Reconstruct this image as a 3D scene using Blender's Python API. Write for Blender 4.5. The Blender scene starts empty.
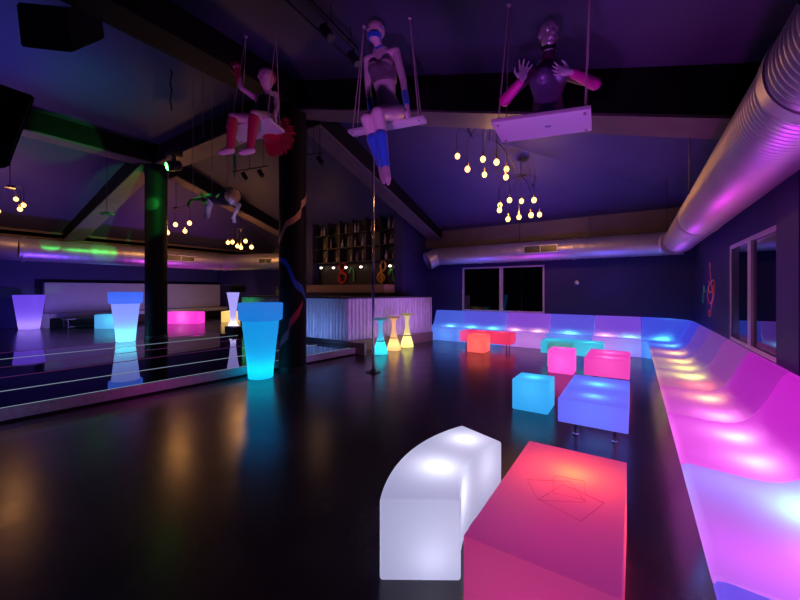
import bpy, bmesh, math, random
from math import sin, cos, pi, radians, sqrt, atan2
from mathutils import Vector, Matrix, noise
random.seed(7)
C = bpy.context.scene.collection
sc = bpy.context.scene
V = Vector

# ---------------------------------------------------------------- camera frame (to place distant things by bearing and distance)
TH = radians(33.3); FPX = 356.0; EYE = 1.5
FWD = V((-sin(TH), cos(TH), 0)); RGT = V((cos(TH), sin(TH), 0))
def at(u, v, D):
    p = FWD * D + RGT * (D * (u - 400) / FPX)
    return V((p.x, p.y, EYE + (290 - v) / FPX * D))

# ---------------------------------------------------------------- materials
def nmat(name):
    m = bpy.data.materials.new(name); m.use_nodes = True
    nt = m.node_tree; nt.nodes.clear()
    out = nt.nodes.new('ShaderNodeOutputMaterial')
    return m, nt, out
def pbr(name, col, rough=.5, metal=0., spec=.5, nscale=0, namt=.3, bump=0, bscale=40, rvar=0, stretch=(1,1,1), sheen=0):
    m, nt, out = nmat(name)
    b = nt.nodes.new('ShaderNodeBsdfPrincipled')
    b.inputs['Roughness'].default_value = rough
    b.inputs['Metallic'].default_value = metal
    b.inputs['Specular IOR Level'].default_value = spec
    if sheen: b.inputs['Sheen Weight'].default_value = sheen
    nt.links.new(b.outputs[0], out.inputs[0])
    tc = nt.nodes.new('ShaderNodeTexCoord'); mp = nt.nodes.new('ShaderNodeMapping')
    mp.inputs['Scale'].default_value = stretch
    nt.links.new(tc.outputs['Object'], mp.inputs[0])
    n = nt.nodes.new('ShaderNodeTexNoise'); n.inputs['Scale'].default_value = nscale or 6; n.inputs['Detail'].default_value = 5
    nt.links.new(mp.outputs[0], n.inputs['Vector'])
    r = nt.nodes.new('ShaderNodeMix'); r.data_type = 'RGBA'
    k = namt if nscale else .12
    r.inputs[6].default_value = tuple(max(0, x * (1 - k)) for x in col) + (1,)
    r.inputs[7].default_value = tuple(min(1, x * (1 + k)) for x in col) + (1,)
    nt.links.new(n.outputs[0], r.inputs[0]); nt.links.new(r.outputs[2], b.inputs['Base Color'])
    if rvar:
        mr = nt.nodes.new('ShaderNodeMapRange')
        mr.inputs[3].default_value = max(.02, rough - rvar); mr.inputs[4].default_value = rough + rvar
        nt.links.new(n.outputs[0], mr.inputs[0]); nt.links.new(mr.outputs[0], b.inputs['Roughness'])
    if bump:
        n2 = nt.nodes.new('ShaderNodeTexNoise'); n2.inputs['Scale'].default_value = bscale; n2.inputs['Detail'].default_value = 4
        nt.links.new(mp.outputs[0], n2.inputs['Vector'])
        bp = nt.nodes.new('ShaderNodeBump'); bp.inputs['Strength'].default_value = bump; bp.inputs['Distance'].default_value = .02
        nt.links.new(n2.outputs[0], bp.inputs['Height']); nt.links.new(bp.outputs[0], b.inputs['Normal'])
    return m
def emit(name, col, s):
    m, nt, out = nmat(name); e = nt.nodes.new('ShaderNodeEmission')
    e.inputs[0].default_value = (*col, 1); e.inputs[1].default_value = s
    nt.links.new(e.outputs[0], out.inputs[0]); return m
_lit = {}
def lit(col, s=.3, tr=.7):
    """white polyethylene skin lit from inside: scatters light through, has its own even glow"""
    k = (col, s, tr)
    if k in _lit: return _lit[k]
    m, nt, out = nmat('lit_plastic')
    t = nt.nodes.new('ShaderNodeBsdfTranslucent'); t.inputs[0].default_value = (.62, .62, .62, 1)
    b = nt.nodes.new('ShaderNodeBsdfPrincipled'); b.inputs['Base Color'].default_value = (.16, .16, .17, 1); b.inputs['Roughness'].default_value = .38
    n = nt.nodes.new('ShaderNodeTexNoise'); n.inputs['Scale'].default_value = 60
    bp = nt.nodes.new('ShaderNodeBump'); bp.inputs['Strength'].default_value = .04; bp.inputs['Distance'].default_value = .01
    nt.links.new(n.outputs[0], bp.inputs['Height']); nt.links.new(bp.outputs[0], b.inputs['Normal'])
    mx = nt.nodes.new('ShaderNodeMixShader'); mx.inputs[0].default_value = tr
    nt.links.new(b.outputs[0], mx.inputs[1]); nt.links.new(t.outputs[0], mx.inputs[2])
    e = nt.nodes.new('ShaderNodeEmission'); e.inputs[0].default_value = (*col, 1); e.inputs[1].default_value = s * .85
    ad = nt.nodes.new('ShaderNodeAddShader')
    nt.links.new(mx.outputs[0], ad.inputs[0]); nt.links.new(e.outputs[0], ad.inputs[1]); nt.links.new(ad.outputs[0], out.inputs[0])
    _lit[k] = m; return m
def glassmat(name='dark_glass'):
    m, nt, out = nmat(name)
    g = nt.nodes.new('ShaderNodeBsdfGlossy'); g.inputs['Roughness'].default_value = .02; g.inputs[0].default_value = (.9, .9, .9, 1)
    t = nt.nodes.new('ShaderNodeBsdfTransparent'); t.inputs[0].default_value = (.25, .25, .28, 1)
    fr = nt.nodes.new('ShaderNodeFresnel'); fr.inputs[0].default_value = 1.6
    mx = nt.nodes.new('ShaderNodeMixShader')
    nt.links.new(fr.outputs[0], mx.inputs[0]); nt.links.new(t.outputs[0], mx.inputs[1]); nt.links.new(g.outputs[0], mx.inputs[2])
    nt.links.new(mx.outputs[0], out.inputs[0]); return m

M = dict(
    floor=pbr('polished_concrete', (.032, .027, .034), .24, spec=.55, nscale=3, namt=.35, rvar=.06, bump=.05, bscale=9),
    deck=pbr('mirror_acrylic_deck', (.012, .012, .016), .03, spec=.8, bump=.004, bscale=3),
    lounge=pbr('lounge_floor', (.03, .03, .036), .2, spec=.6, nscale=5, rvar=.05, bump=.05, bscale=12),
    riser=pbr('brushed_riser', (.42, .4, .46), .5, metal=.35, nscale=18, namt=.35, bump=.15, bscale=60),
    wall=pbr('navy_wall_paint', (.03, .024, .13), .6, nscale=2, namt=.15, bump=.04),
    ceil=pbr('ceiling_paint', (.06, .052, .12), .6, nscale=1.5, namt=.15, bump=.04),
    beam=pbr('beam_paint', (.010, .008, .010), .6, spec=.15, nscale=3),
    soffit=pbr('soffit_as_lit_and_fascia', (.16, .12, .13), .6, nscale=3),  # on beam undersides the light they catch is put into this colour
    black=pbr('black_paint', (.008, .008, .01), .45, nscale=4),
    blackplastic=pbr('black_plastic', (.012, .012, .014), .4, bump=.1, bscale=90),
    duct=pbr('galvanised_duct', (.66, .62, .66), .42, metal=.7, nscale=5, namt=.12, rvar=.06, bump=.05, bscale=8),
    steel=pbr('chrome', (.6, .6, .62), .15, metal=1),
    darksteel=pbr('dark_steel', (.08, .08, .09), .35, metal=.8),
    corr=pbr('corrugated_cladding', (.5, .52, .56), .45, metal=.2, nscale=14, namt=.6, stretch=(4, 4, .35), bump=.15, bscale=30),
    wood=pbr('pale_wood', (.45, .3, .18), .5, nscale=6, namt=.2, stretch=(1, 6, 6)),
    plinth=pbr('plinth_board', (.2, .14, .1), .5, nscale=6),
    frame=pbr('white_aluminium', (.7, .66, .72), .35, metal=.2),
    glass=glassmat(),
    night=pbr('night_outside', (.006, .007, .012), .9),
    upholst=pbr('pale_upholstery', (.5, .48, .46), .55, nscale=4, namt=.08, bump=.06, bscale=20),
    board=pbr('white_swing_board', (.75, .72, .76), .45, nscale=12, namt=.08, stretch=(1, 8, 1)),
    rope=pbr('rope', (.45, .38, .36), .8),
    skin=pbr('mannequin_skin', (.72, .55, .58), .42, nscale=4, namt=.06),
    skinwhite=pbr('mannequin_white', (.7, .66, .7), .4),
    sequin=pbr('sequin_fabric', (.35, .28, .34), .35, metal=.9, nscale=120, namt=.9, bump=1, bscale=110),
    blue=pbr('blue_knit', (.01, .13, .6), .7, bump=.3, bscale=80, sheen=.3),
    red=pbr('red_glitter_fabric', (.5, .015, .08), .45, bump=.5, bscale=90),
    feather=pbr('red_feathers', (.5, .003, .03), .8, nscale=20, namt=.4, sheen=.4),
    magenta=pbr('magenta_sleeve', (.85, .02, .42), .45, bump=.2, bscale=60),
    mesh=pbr('dark_mesh_top', (.14, .04, .12), .4, metal=.3, bump=.4, bscale=120),
    shimmer=pbr('shimmer_bodice', (.26, .2, .42), .3, metal=.5, bump=.3, bscale=60),
    silver=pbr('silver_mask', (.7, .66, .7), .3, metal=.55, bump=.1, bscale=20),
    greenlit=pbr('green_lit_fabric', (.25, .9, .08), .6, bump=.2),  # green light on the doll's legs is put into the colour
    amberhair=pbr('amber_wig', (.95, .62, .3), .6, bump=.6, bscale=40),
    doll_black=pbr('black_costume', (.012, .012, .02), .5, bump=.2),
    bottle=pbr('bottle_glass', (.30, .24, .18), .12, spec=.8),
    bottle2=pbr('clear_bottle_glass', (.45, .42, .40), .1, spec=.8),
    shelfwood=pbr('dark_shelf', (.022, .016, .018), .5),
    bolt_o=pbr('orange_mural_paint', (.75, .38, .2), .5), bolt_b=pbr('blue_mural_paint', (.02, .1, .65), .5),
    bolt_r=pbr('red_mural_paint', (.6, .02, .06), .5),
    rpaint=pbr('red_motif_paint', (.7, .04, .03), .5), gpaint=pbr('green_motif_paint', (.12, .6, .05), .5),
    ypaint=pbr('yellow_motif_paint', (.8, .45, .04), .5), opaint=pbr('orange_motif_paint', (.8, .3, .18), .5),
    tpaint=pbr('teal_motif_paint', (.03, .75, .35), .5),
    bulb=emit('warm_bulb', (1, .5, .13), 5), bulbsock=pbr('brass_socket', (.5, .3, .12), .3, metal=.9),
    led=emit('white_led_strip', (.6, .75, 1.), .38), ledp=emit('violet_led_strip', (.55, .12, .6), .14),
    greenlens=emit('green_lens', (.08, 1, .15), 14), spotwhite=emit('white_downlight', (1, .9, .8), 3.5),
    sign=pbr('pale_sign_face', (.5, .7, .65), .5),
)

# ---------------------------------------------------------------- mesh helpers
ORG = {}
class MB:
    def __init__(s): s.bm = bmesh.new()
    def _x(s, vs, mtx):
        if mtx is not None: bmesh.ops.transform(s.bm, matrix=mtx, verts=vs)
    def box(s, lo, hi, bev=0, seg=2, mtx=None):
        b = bmesh.new(); bmesh.ops.create_cube(b, size=1)
        lo = V(lo); hi = V(hi)
        for v in b.verts: v.co = V([(lo[i] + hi[i]) / 2 + v.co[i] * (hi[i] - lo[i]) for i in range(3)])
        if bev: bmesh.ops.bevel(b, geom=list(b.edges), offset=bev, segments=seg, affect='EDGES', profile=.5)
        if mtx is not None: bmesh.ops.transform(b, matrix=mtx, verts=b.verts)
        s.merge(b); return s
    def merge(s, b):
        me = bpy.data.meshes.new('t'); b.to_mesh(me); b.free(); s.bm.from_mesh(me); bpy.data.meshes.remove(me)
    def prism(s, pts, z0, z1, bev=0, seg=3):
        b = bmesh.new()
        vs = [b.verts.new((p[0], p[1], z0)) for p in pts]; f = b.faces.new(vs)
        r = bmesh.ops.extrude_face_region(b, geom=[f])
        for v in r['geom']:
            if isinstance(v, bmesh.types.BMVert): v.co.z = z1
        bmesh.ops.recalc_face_normals(b, faces=b.faces)
        if bev:
            es = [e for e in b.edges if e.is_manifold and e.calc_face_angle(0) > radians(25)]
            bmesh.ops.bevel(b, geom=es, offset=bev, segments=seg, affect='EDGES', profile=.5)
        s.merge(b); return s
    def lathe(s, prof, c=(0, 0, 0), axis=None, n=32, caps=True):
        """prof: list of (r, t) along axis (default z) from c"""
        c = V(c); ax = V(axis or (0, 0, 1)).normalized()
        q = ax.to_track_quat('Z', 'X'); rings = []
        for r, t in prof:
            rings.append([s.bm.verts.new(c + q @ V((r * cos(2 * pi * i / n), r * sin(2 * pi * i / n), t))) for i in range(n)])
        for a, b in zip(rings, rings[1:]):
            for i in range(n): s.bm.faces.new((a[i], a[(i + 1) % n], b[(i + 1) % n], b[i]))
        if caps:
            s.bm.faces.new(list(reversed(rings[0]))); s.bm.faces.new(rings[-1])
        return s
    def cyl(s, p, q, r, r2=None, n=16):
        p = V(p); q = V(q); return s.lathe([(r, 0), (r2 if r2 is not None else r, (q - p).length)], p, q - p, n)
    def tube(s, pts, r, n=8):
        pts = [V(p) for p in pts]; rings = []
        for i, p in enumerate(pts):
            d = (pts[min(i + 1, len(pts) - 1)] - pts[max(i - 1, 0)]).normalized()
            up = V((0, 0, 1)) if abs(d.z) < .95 else V((1, 0, 0))
            a = d.cross(up).normalized(); b = a.cross(d).normalized()
            rr = r[i] if isinstance(r, (list, tuple)) else r
            rings.append([s.bm.verts.new(p + (a * cos(2 * pi * k / n) + b * sin(2 * pi * k / n)) * rr) for k in range(n)])
        for a, b in zip(rings, rings[1:]):
            for i in range(n): s.bm.faces.new((a[i], a[(i + 1) % n], b[(i + 1) % n], b[i]))
        s.bm.faces.new(list(reversed(rings[0]))); s.bm.faces.new(rings[-1]); return s
    def ball(s, c, r, n=16, scale=(1, 1, 1), rot=None):
        mt = Matrix.Translation(V(c)) @ (rot.to_4x4() if rot is not None else Matrix()) @ Matrix.Diagonal((r * scale[0], r * scale[1], r * scale[2], 1))
        bmesh.ops.create_uvsphere(s.bm, u_segments=n, v_segments=max(6, n // 2 + 2), radius=1, matrix=mt); return s
    def cap(s, p, q, r1, r2=None, n=14):
        """tapered capsule"""
        r2 = r1 if r2 is None else r2
        s.cyl(p, q, r1, r2, n); s.ball(p, r1, n); s.ball(q, r2, n); return s
    def beam(s, p, q, w, h):
        """box beam from p to q (centre of its underside), vertical sides"""
        p = V(p); q = V(q); d = (q - p); side = V((-d.y, d.x, 0)).normalized() * (w / 2)
        vs = [s.bm.verts.new(x) for x in (p - side, p + side, q + side, q - side)]
        ws = [s.bm.verts.new(x.co + V((0, 0, h))) for x in vs]
        bm = s.bm
        bm.faces.new((vs[3], vs[2], vs[1], vs[0])); bm.faces.new(ws)
        for i in range(4): bm.faces.new((vs[i], vs[(i + 1) % 4], ws[(i + 1) % 4], ws[i]))
        return s
    def sweep(s, prof, frames, caps=True):
        """prof [(a,b)]; frames: list of functions (a,b)->point"""
        rings = [[s.bm.verts.new(f(a, b)) for a, b in prof] for f in frames]
        n = len(prof)
        for x, y in zip(rings, rings[1:]):
            for i in range(n): s.bm.faces.new((x[i], x[(i + 1) % n], y[(i + 1) % n], y[i]))
        if caps: s.bm.faces.new(list(reversed(rings[0]))); s.bm.faces.new(rings[-1])
        bmesh.ops.recalc_face_normals(s.bm, faces=s.bm.faces)
        return s
    def build(s, name, mat, parent=None, smooth=True, ang=38, origin=None, recalc=True):
        if recalc: bmesh.ops.recalc_face_normals(s.bm, faces=s.bm.faces)
        me = bpy.data.meshes.new(name)
        if parent is not None: o0 = ORG[parent.name]
        elif origin is not None: o0 = V(origin)
        else:
            xs = [v.co for v in s.bm.verts]
            o0 = V(((min(v.x for v in xs) + max(v.x for v in xs)) / 2, (min(v.y for v in xs) + max(v.y for v in xs)) / 2, min(v.z for v in xs)))
        bmesh.ops.translate(s.bm, verts=s.bm.verts, vec=-o0)
        s.bm.to_mesh(me); s.bm.free()
        if smooth:
            for p in me.polygons: p.use_smooth = True
            me.set_sharp_from_angle(angle=radians(ang))
        me.materials.append(mat if not isinstance(mat, str) else M[mat])
        o = bpy.data.objects.new(name, me); C.objects.link(o)
        if parent is not None: o.parent = parent
        else: o.location = o0
        ORG[o.name] = o0
        return o
def tag(o, label, cat, group=None):
    o['label'] = label; o['category'] = cat
    if group: o['group'] = group
    return o
def thing(name, loc, label, cat, group=None):
    o = bpy.data.objects.new(name, None); C.objects.link(o); o.location = loc; o.empty_display_size = .1
    ORG[o.name] = V(loc); return tag(o, label, cat, group)
def struct(o): o['kind'] = 'structure'; return o
def lamp(kind, loc, col, power, size=.04, name='lamp', direction=None, angle=None, blend=.3):
    l = bpy.data.lights.new(name, kind); l.color = col; l.energy = power
    if kind == 'AREA': l.size = size
    else: l.shadow_soft_size = size
    if kind == 'SPOT': l.spot_size = radians(angle); l.spot_blend = blend
    o = bpy.data.objects.new(name, l); o.location = loc; C.objects.link(o)
    if direction is not None: o.rotation_euler = V(direction).to_track_quat('-Z', 'Y').to_euler()
    return o
GF = .5      # all LED modules share one dimmer
def glow(loc, col, power, size=.035): return lamp('POINT', loc, col, power * GF, size, 'led_module')

# ================================================================ THE ROOM
XR, YB, XL, YF = 1.15, 10.3, -18.2, -3.6
b = MB(); b.box((XL, YF, -.1), (XR + .2, YB + .2, 0)); struct(b.build('floor', 'floor'))

# right wall, with the sliding-window opening
WY0, WY1, WZ0, WZ1 = 4.52, 6.79, .8, 2.125
b = MB()
b.box((XR, YF, 0), (XR + .2, WY0, 4.2)); b.box((XR, WY1, 0), (XR + .2, YB + .2, 4.2))
b.box((XR, WY0, 0), (XR + .2, WY1, WZ0)); b.box((XR, WY0, WZ1), (XR + .2, WY1, 4.2))
b.box((1.062, 3.98, 0), (XR, 4.5, 3.45)); 
struct(b.build('wall_right', 'wall', smooth=False))
# back wall with window opening
BX0, BX1, BZ0, BZ1 = -4.44, -2.04, .86, 2.19
b = MB()
b.box((XL, YB, 0), (BX0, YB + .2, 4.6)); b.box((BX1, YB, 0), (XR + .2, YB + .2, 4.6))
b.box((BX0, YB, 0), (BX1, YB + .2, BZ0)); b.box((BX0, YB, BZ1), (BX1, YB + .2, 4.6))
struct(b.build('wall_back', 'wall', smooth=False))
b = MB(); b.box((XL - .2, YF, 0), (XL, YB + .2, 4.6)); struct(b.build('wall_left', 'wall', smooth=False))
b = MB(); b.box((XL, YF - .2, 0), (XR + .2, YF, 6)); struct(b.build('wall_front', 'wall', smooth=False))
# bar recess wall
b = MB(); b.box((-10.7, 9.05, 0), (-5.66, 9.25, 5.2)); b.box((-5.86, 9.25, 0), (-5.66, YB, 5.2)); b.box((-10.7, 9.25, 0), (-10.5, YB, 5.2))
b.box((-5.94, 8.75, 0), (-5.66, 9.05, 5.0)); b.box((-10.7, 8.75, 0), (-9.42, 9.05, 5.0))
struct(b.build('wall_bar', 'wall', smooth=False))

# hipped ceiling: the solid under four planes, keep its upper skin
def roof():
    bm = bmesh.new(); bmesh.ops.create_cube(bm, size=1)
    lo = V((-13.55, YF, 0)); hi = V((XR + .1, YB + .05, 5.33))
    for v in bm.verts: v.co = V([(lo[i] + hi[i]) / 2 + v.co[i] * (hi[i] - lo[i]) for i in range(3)])
    for co, no in (((0, 0, 3.77), (.297, 0, 1)), ((0, 10.2, 3.34), (0, .345, 1)), ((-13.4, 0, 3.2), (-.86, 0, 1))):
        g = list(bm.verts) + list(bm.edges) + list(bm.faces)
        r = bmesh.ops.bisect_plane(bm, geom=g, plane_co=co, plane_no=no, clear_outer=True)
        es = [e for e in bm.edges if e.is_boundary]
        bmesh.ops.holes_fill(bm, edges=es, sides=0)
    bmesh.ops.recalc_face_normals(bm, faces=bm.faces)
    bmesh.ops.delete(bm, geom=[f for f in bm.faces if f.normal.z < .3], context='FACES')
    r = bmesh.ops.extrude_face_region(bm, geom=list(bm.faces))
    for v in r['geom']:
        if isinstance(v, bmesh.types.BMVert): v.co.z += .12
    m = MB(); m.merge(bm)
    m.box((XL, YF, 2.95), (-13.5, YB, 3.05))
    return struct(m.build('ceiling', 'ceil', smooth=False))
roof()
# fascias over the ducts
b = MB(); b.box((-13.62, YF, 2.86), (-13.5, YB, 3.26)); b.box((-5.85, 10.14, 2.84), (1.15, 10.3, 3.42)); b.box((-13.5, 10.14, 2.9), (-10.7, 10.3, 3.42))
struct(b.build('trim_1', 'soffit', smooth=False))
# beams: dark sides, thin underside sheet coloured paler as if lit
def roofbeam(n, p, q, w, h):
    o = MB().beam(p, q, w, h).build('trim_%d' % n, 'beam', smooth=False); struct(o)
    ORG[o.name] = ORG[o.name]
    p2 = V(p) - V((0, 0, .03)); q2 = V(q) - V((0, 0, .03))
    s_ = MB().beam(p2, q2, w * .98, .03).build('underside_as_lit', 'beam' if n == 4 else 'soffit', o, smooth=False)  # this one underside is coloured dark, as unlit
roofbeam(2, (-5.35, 4.62, 4.87), (1.13, 4.62, 2.97), .55, .48)
roofbeam(3, (-11.0, 4.62, 4.9), (-5.25, 4.62, 4.9), .55, .46)
roofbeam(4, (-5.3, YF + .05, 4.88), (-5.3, 4.35, 4.88), .5, .47)
roofbeam(5, (-10.95, YF + .05, 4.9), (-10.95, 4.35, 4.9), .5, .45)
roofbeam(6, (-5.3, 4.9, 4.72), (-5.3, 10.15, 3.1), .45, .4)
roofbeam(7, (-10.95, 4.9, 4.72), (-10.95, 10.1, 3.1), .45, .4)
roofbeam(8, (-11.0, 4.35, 4.85), (-13.5, 3.4, 2.93), .5, .42)

# windows -----------------------------------------------------------
def window(n, axis):
    if axis == 'y':   # in back wall
        f = MB()
        y0, y1 = YB - .02, YB + .09
        t = .045
        f.box((BX0, y0, BZ0), (BX0 + t, y1, BZ1)); f.box((BX1 - t, y0, BZ0), (BX1, y1, BZ1))
        f.box((BX0 + t, y0, BZ1 - t), (BX1 - t, y1, BZ1)); f.box((BX0 + t, y0, BZ0), (BX1 - t, y1, BZ0 + t))
        xm = -3.235
        f.box((xm - .05, y0 - .0, BZ0 + t), (xm + .05, y1, BZ1 - t))
        fr = f.build('window_%d' % n, 'frame', smooth=False); struct(fr)
        MB().box((BX0 + t, YB + .04, BZ0 + t), (xm - .05, YB + .05, BZ1 - t)).build('pane', 'glass', fr, smooth=False)
        MB().box((xm + .05, YB + .04, BZ0 + t), (BX1 - t, YB + .05, BZ1 - t)).build('pane', 'glass', fr, smooth=False)
    else:
        f = MB(); x0, x1 = XR - .012, XR + .02; t = .05
        f.box((x0, WY0, WZ0), (x1, WY0 + t, WZ1)); f.box((x0, WY1 - t, WZ0), (x1, WY1, WZ1))
        f.box((x0, WY0 + t, WZ1 - t), (x1, WY1 - t, WZ1)); f.box((x0, WY0 + t, WZ0), (x1, WY1 - t, WZ0 + t))
        f.box((x0 - .01, 5.66, WZ0 + t), (x1, 5.80, WZ1 - t))
        
        fr = f.build('window_%d' % n, 'frame', smooth=False); struct(fr)
        MB().box((XR + .004, WY0 + t, WZ0 + t), (XR + .008, 5.66, WZ1 - t)).build('pane', 'glass', fr, smooth=False)
        MB().box((XR + .004, 5.80, WZ0 + t), (XR + .008, 6.34, WZ1 - t)).build('pane', 'glass', fr, smooth=False)
        MB().box((XR + .002, 6.34, WZ0 + t), (XR + .012, WY1 - t, WZ1 - t)).build('dark_strip', 'black', fr, smooth=False)  # plain black strip at the far end of the opening
window(1, 'y'); window(2, 'x')

# ================================================================ STAGE
st = thing('dance_stage', (-9, 3, 0), 'low mirror-black dance stage edged with glowing light strips', 'stage')
def ex(y): return -5.936 + (y - .873) * .0958        # front edge line
def sx(x0, y, k=.09): return x0 + (y - 1.4) * k
Y0s, Y1s = YF + .02, 6.15
d = MB(); d.prism([(ex(Y0s) - .012, Y0s), (ex(Y1s) - .012, Y1s), (sx(-11.2, Y1s), Y1s), (sx(-11.2, Y0s), Y0s)], .1, .17); d.build('deck', 'deck', st, smooth=False)
d = MB(); d.prism([(sx(-11.2, Y0s), Y0s), (sx(-11.2, Y1s), Y1s), (ex(Y1s) - .012, Y1s), (ex(Y1s) - .012, 6.38), (-10.2, 6.38), (-10.2, YB - .02), (XL + .02, YB - .02), (XL + .02, Y0s)], .09, .168); d.build('lounge_deck', 'lounge', st, smooth=False)
d = MB(); d.prism([(ex(Y0s), Y0s), (ex(Y1s + .2), Y1s + .2), (ex(Y1s + .2) - .05, Y1s + .2), (ex(Y0s) - .05, Y0s)], .03, .16); d.build('riser', 'riser', st, smooth=False)
d = MB(); d.prism([(ex(Y0s) - .06, Y0s), (ex(Y1s + .2) - .06, Y1s + .2), (ex(Y1s + .2) - .12, Y1s + .2), (ex(Y0s) - .12, Y0s)], .001, .09); d.build('kick_board', 'black', st, smooth=False)
def strip(xa, mat, w, y1=6.1, name='led_strip'):
    p = [(xa(Y0s), Y0s), (xa(y1), y1), (xa(y1) - w, y1), (xa(Y0s) - w, Y0s)]
    MB().prism(p, .171, .174).build(name, mat, st, smooth=False)
strip(lambda y: ex(y) + .0, 'led', .02, 6.2)
strip(lambda y: sx(-6.88, y, .1), 'led', .022)
strip(lambda y: sx(-7.98, y, .06), 'ledp', .03)
strip(lambda y: sx(-9.05, y, .05), 'ledp', .03)
strip(lambda y: sx(-10.14, y, .1), 'led', .03)
strip(lambda y: sx(-11.18, y, .1), 'ledp', .03)

# ================================================================ COLUMNS
def column(x, y, z0, z1, r, label, bolts):
    t = thing('column', (x, y, z0), label, 'column')
    MB().lathe([(r, z0), (r, z1)], (x, y, 0), n=40).build('shaft', 'beam', t)
    MB().lathe([(r + .012, z0), (r + .012, z0 + .1), (r, z0 + .11)], (x, y, 0), n=40).build('base_ring', 'black', t)
    for pts, mat in bolts:   # painted bolt: a thin ribbon wrapped on the shaft; pts (azimuth, z, halfwidth)
        m = MB(); prev = None
        P = []
        for (a0, h0, w0), (a1, h1, w1) in zip(pts, pts[1:]):
            for k in range(6):
                q = k / 6; P.append((a0 + (a1 - a0) * q, h0 + (h1 - h0) * q, w0 + (w1 - w0) * q))
        P.append(pts[-1])
        for a, h, w in P:
            row = [m.bm.verts.new((x + (r + dr) * cos(a), y + (r + dr) * sin(a), h + dz)) for dr, dz in ((.001, w), (.004, w), (.004, -w), (.001, -w))]
            if prev:
                for i in range(4): m.bm.faces.new((prev[i], prev[(i + 1) % 4], row[(i + 1) % 4], row[i]))
            prev = row
        m.build('painted_bolt', mat, t)
    return t
cx, cy = -5.28, 4.42
base_a = atan2(-cy, -cx)     # azimuth facing the camera
def hz(v): return 1.5 + (290 - v) / FPX * 6.5
def az(u):  # pixel offset across the shaft -> azimuth
    s_ = max(-.98, min(.98, (u - 290.5) / 13.6)); return base_a + math.asin(s_)
column(cx, cy, 0, 4.87, .245, 'thick black round column with painted lightning bolts beside the blue planter', [
    ([(az(305), hz(190), .03), (az(303.5), hz(198), .06), (az(299), hz(205), .07), (az(298), hz(214), .08), (az(292), hz(221), .06), (az(284), hz(226), .06), (az(280), hz(236), .07), (az(277), hz(243), .04)], 'bolt_o'),
    ([(az(277), hz(258), .03), (az(284), hz(263), .06), (az(288), hz(272), .09), (az(293), hz(284), .08), (az(300), hz(290), .07), (az(303), hz(300), .04)], 'bolt_b'),
    ([(az(300), hz(303), .04), (az(296), hz(312), .08), (az(288), hz(322), .08), (az(286), hz(333), .09), (az(279), hz(343), .06), (az(277), hz(352), .02)], 'bolt_r')])
column(-10.9, 4.47, .17, 4.9, .26, 'black round column on the stage beside the pale planter, lit green', [])

# ================================================================ DUCTS
def ring_prof(L, pitch, r, amp, n=6):
    out = []; k = int(L / pitch)
    for i in range(k):
        for j in range(n):
            out.append((r + amp * (.5 - .5 * cos(2 * pi * j / n)), (i + j / n) * L / k))
    out.append((r, L)); return out
t = thing('ventilation_duct', (.76, 3, 2.24), 'large ribbed silver air duct running above the long glowing bench', 'air duct')
MB().lathe(ring_prof(12.5, .048, .241, .016), (.76, YF + .1, 2.5), (0, 1, 0), n=56).build('duct_pipe', 'duct', t, ang=80)
for y in (2.35, 6.3, 8.8): MB().lathe([(.244, -.055), (.264, -.05), (.266, 0), (.264, .05), (.244, .055)], (.76, y, 2.5), (0, 1, 0), n=48, caps=False).build('joint_band', 'duct', t)
for y in (1.9, 5.0, 8.2): MB().cyl((.76 - .25, y, 2.55), (.76 - .25, y, 3.57), .006, n=6).build('hanger_rod', 'darksteel', t)
DZ = 2.53
t = thing('ventilation_duct', (-2, 9.86, 2.27), 'silver air duct along the far wall above the window', 'air duct')
pr = ring_prof(6.0, .2, .256, .006, 4)
MB().lathe(pr, (-5.1, 9.86, DZ), (1, 0, 0), n=40).build('duct_pipe', 'duct', t, ang=80)
# elbow joining the right-hand duct
el = MB(); fr = []
for k in range(9):
    a = k / 8 * pi / 2
    fr.append((V((.72 - .02 + (.0), 9.86, DZ)), a))
circ = [(.25 * cos(2 * pi * i / 32), .25 * sin(2 * pi * i / 32)) for i in range(32)]
Rb = .3
cen = V((.76 - Rb - .02, 9.86 - Rb, DZ))
def bend(a):
    rad = V((sin(a), cos(a), 0))
    return lambda p, q: cen + rad * (Rb + p) + V((0, 0, q))
el.sweep([(x * 1.04, y * 1.04) for x, y in circ], [bend(k / 8 * pi / 2) for k in range(9)]).build('elbow', 'duct', t)
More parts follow.
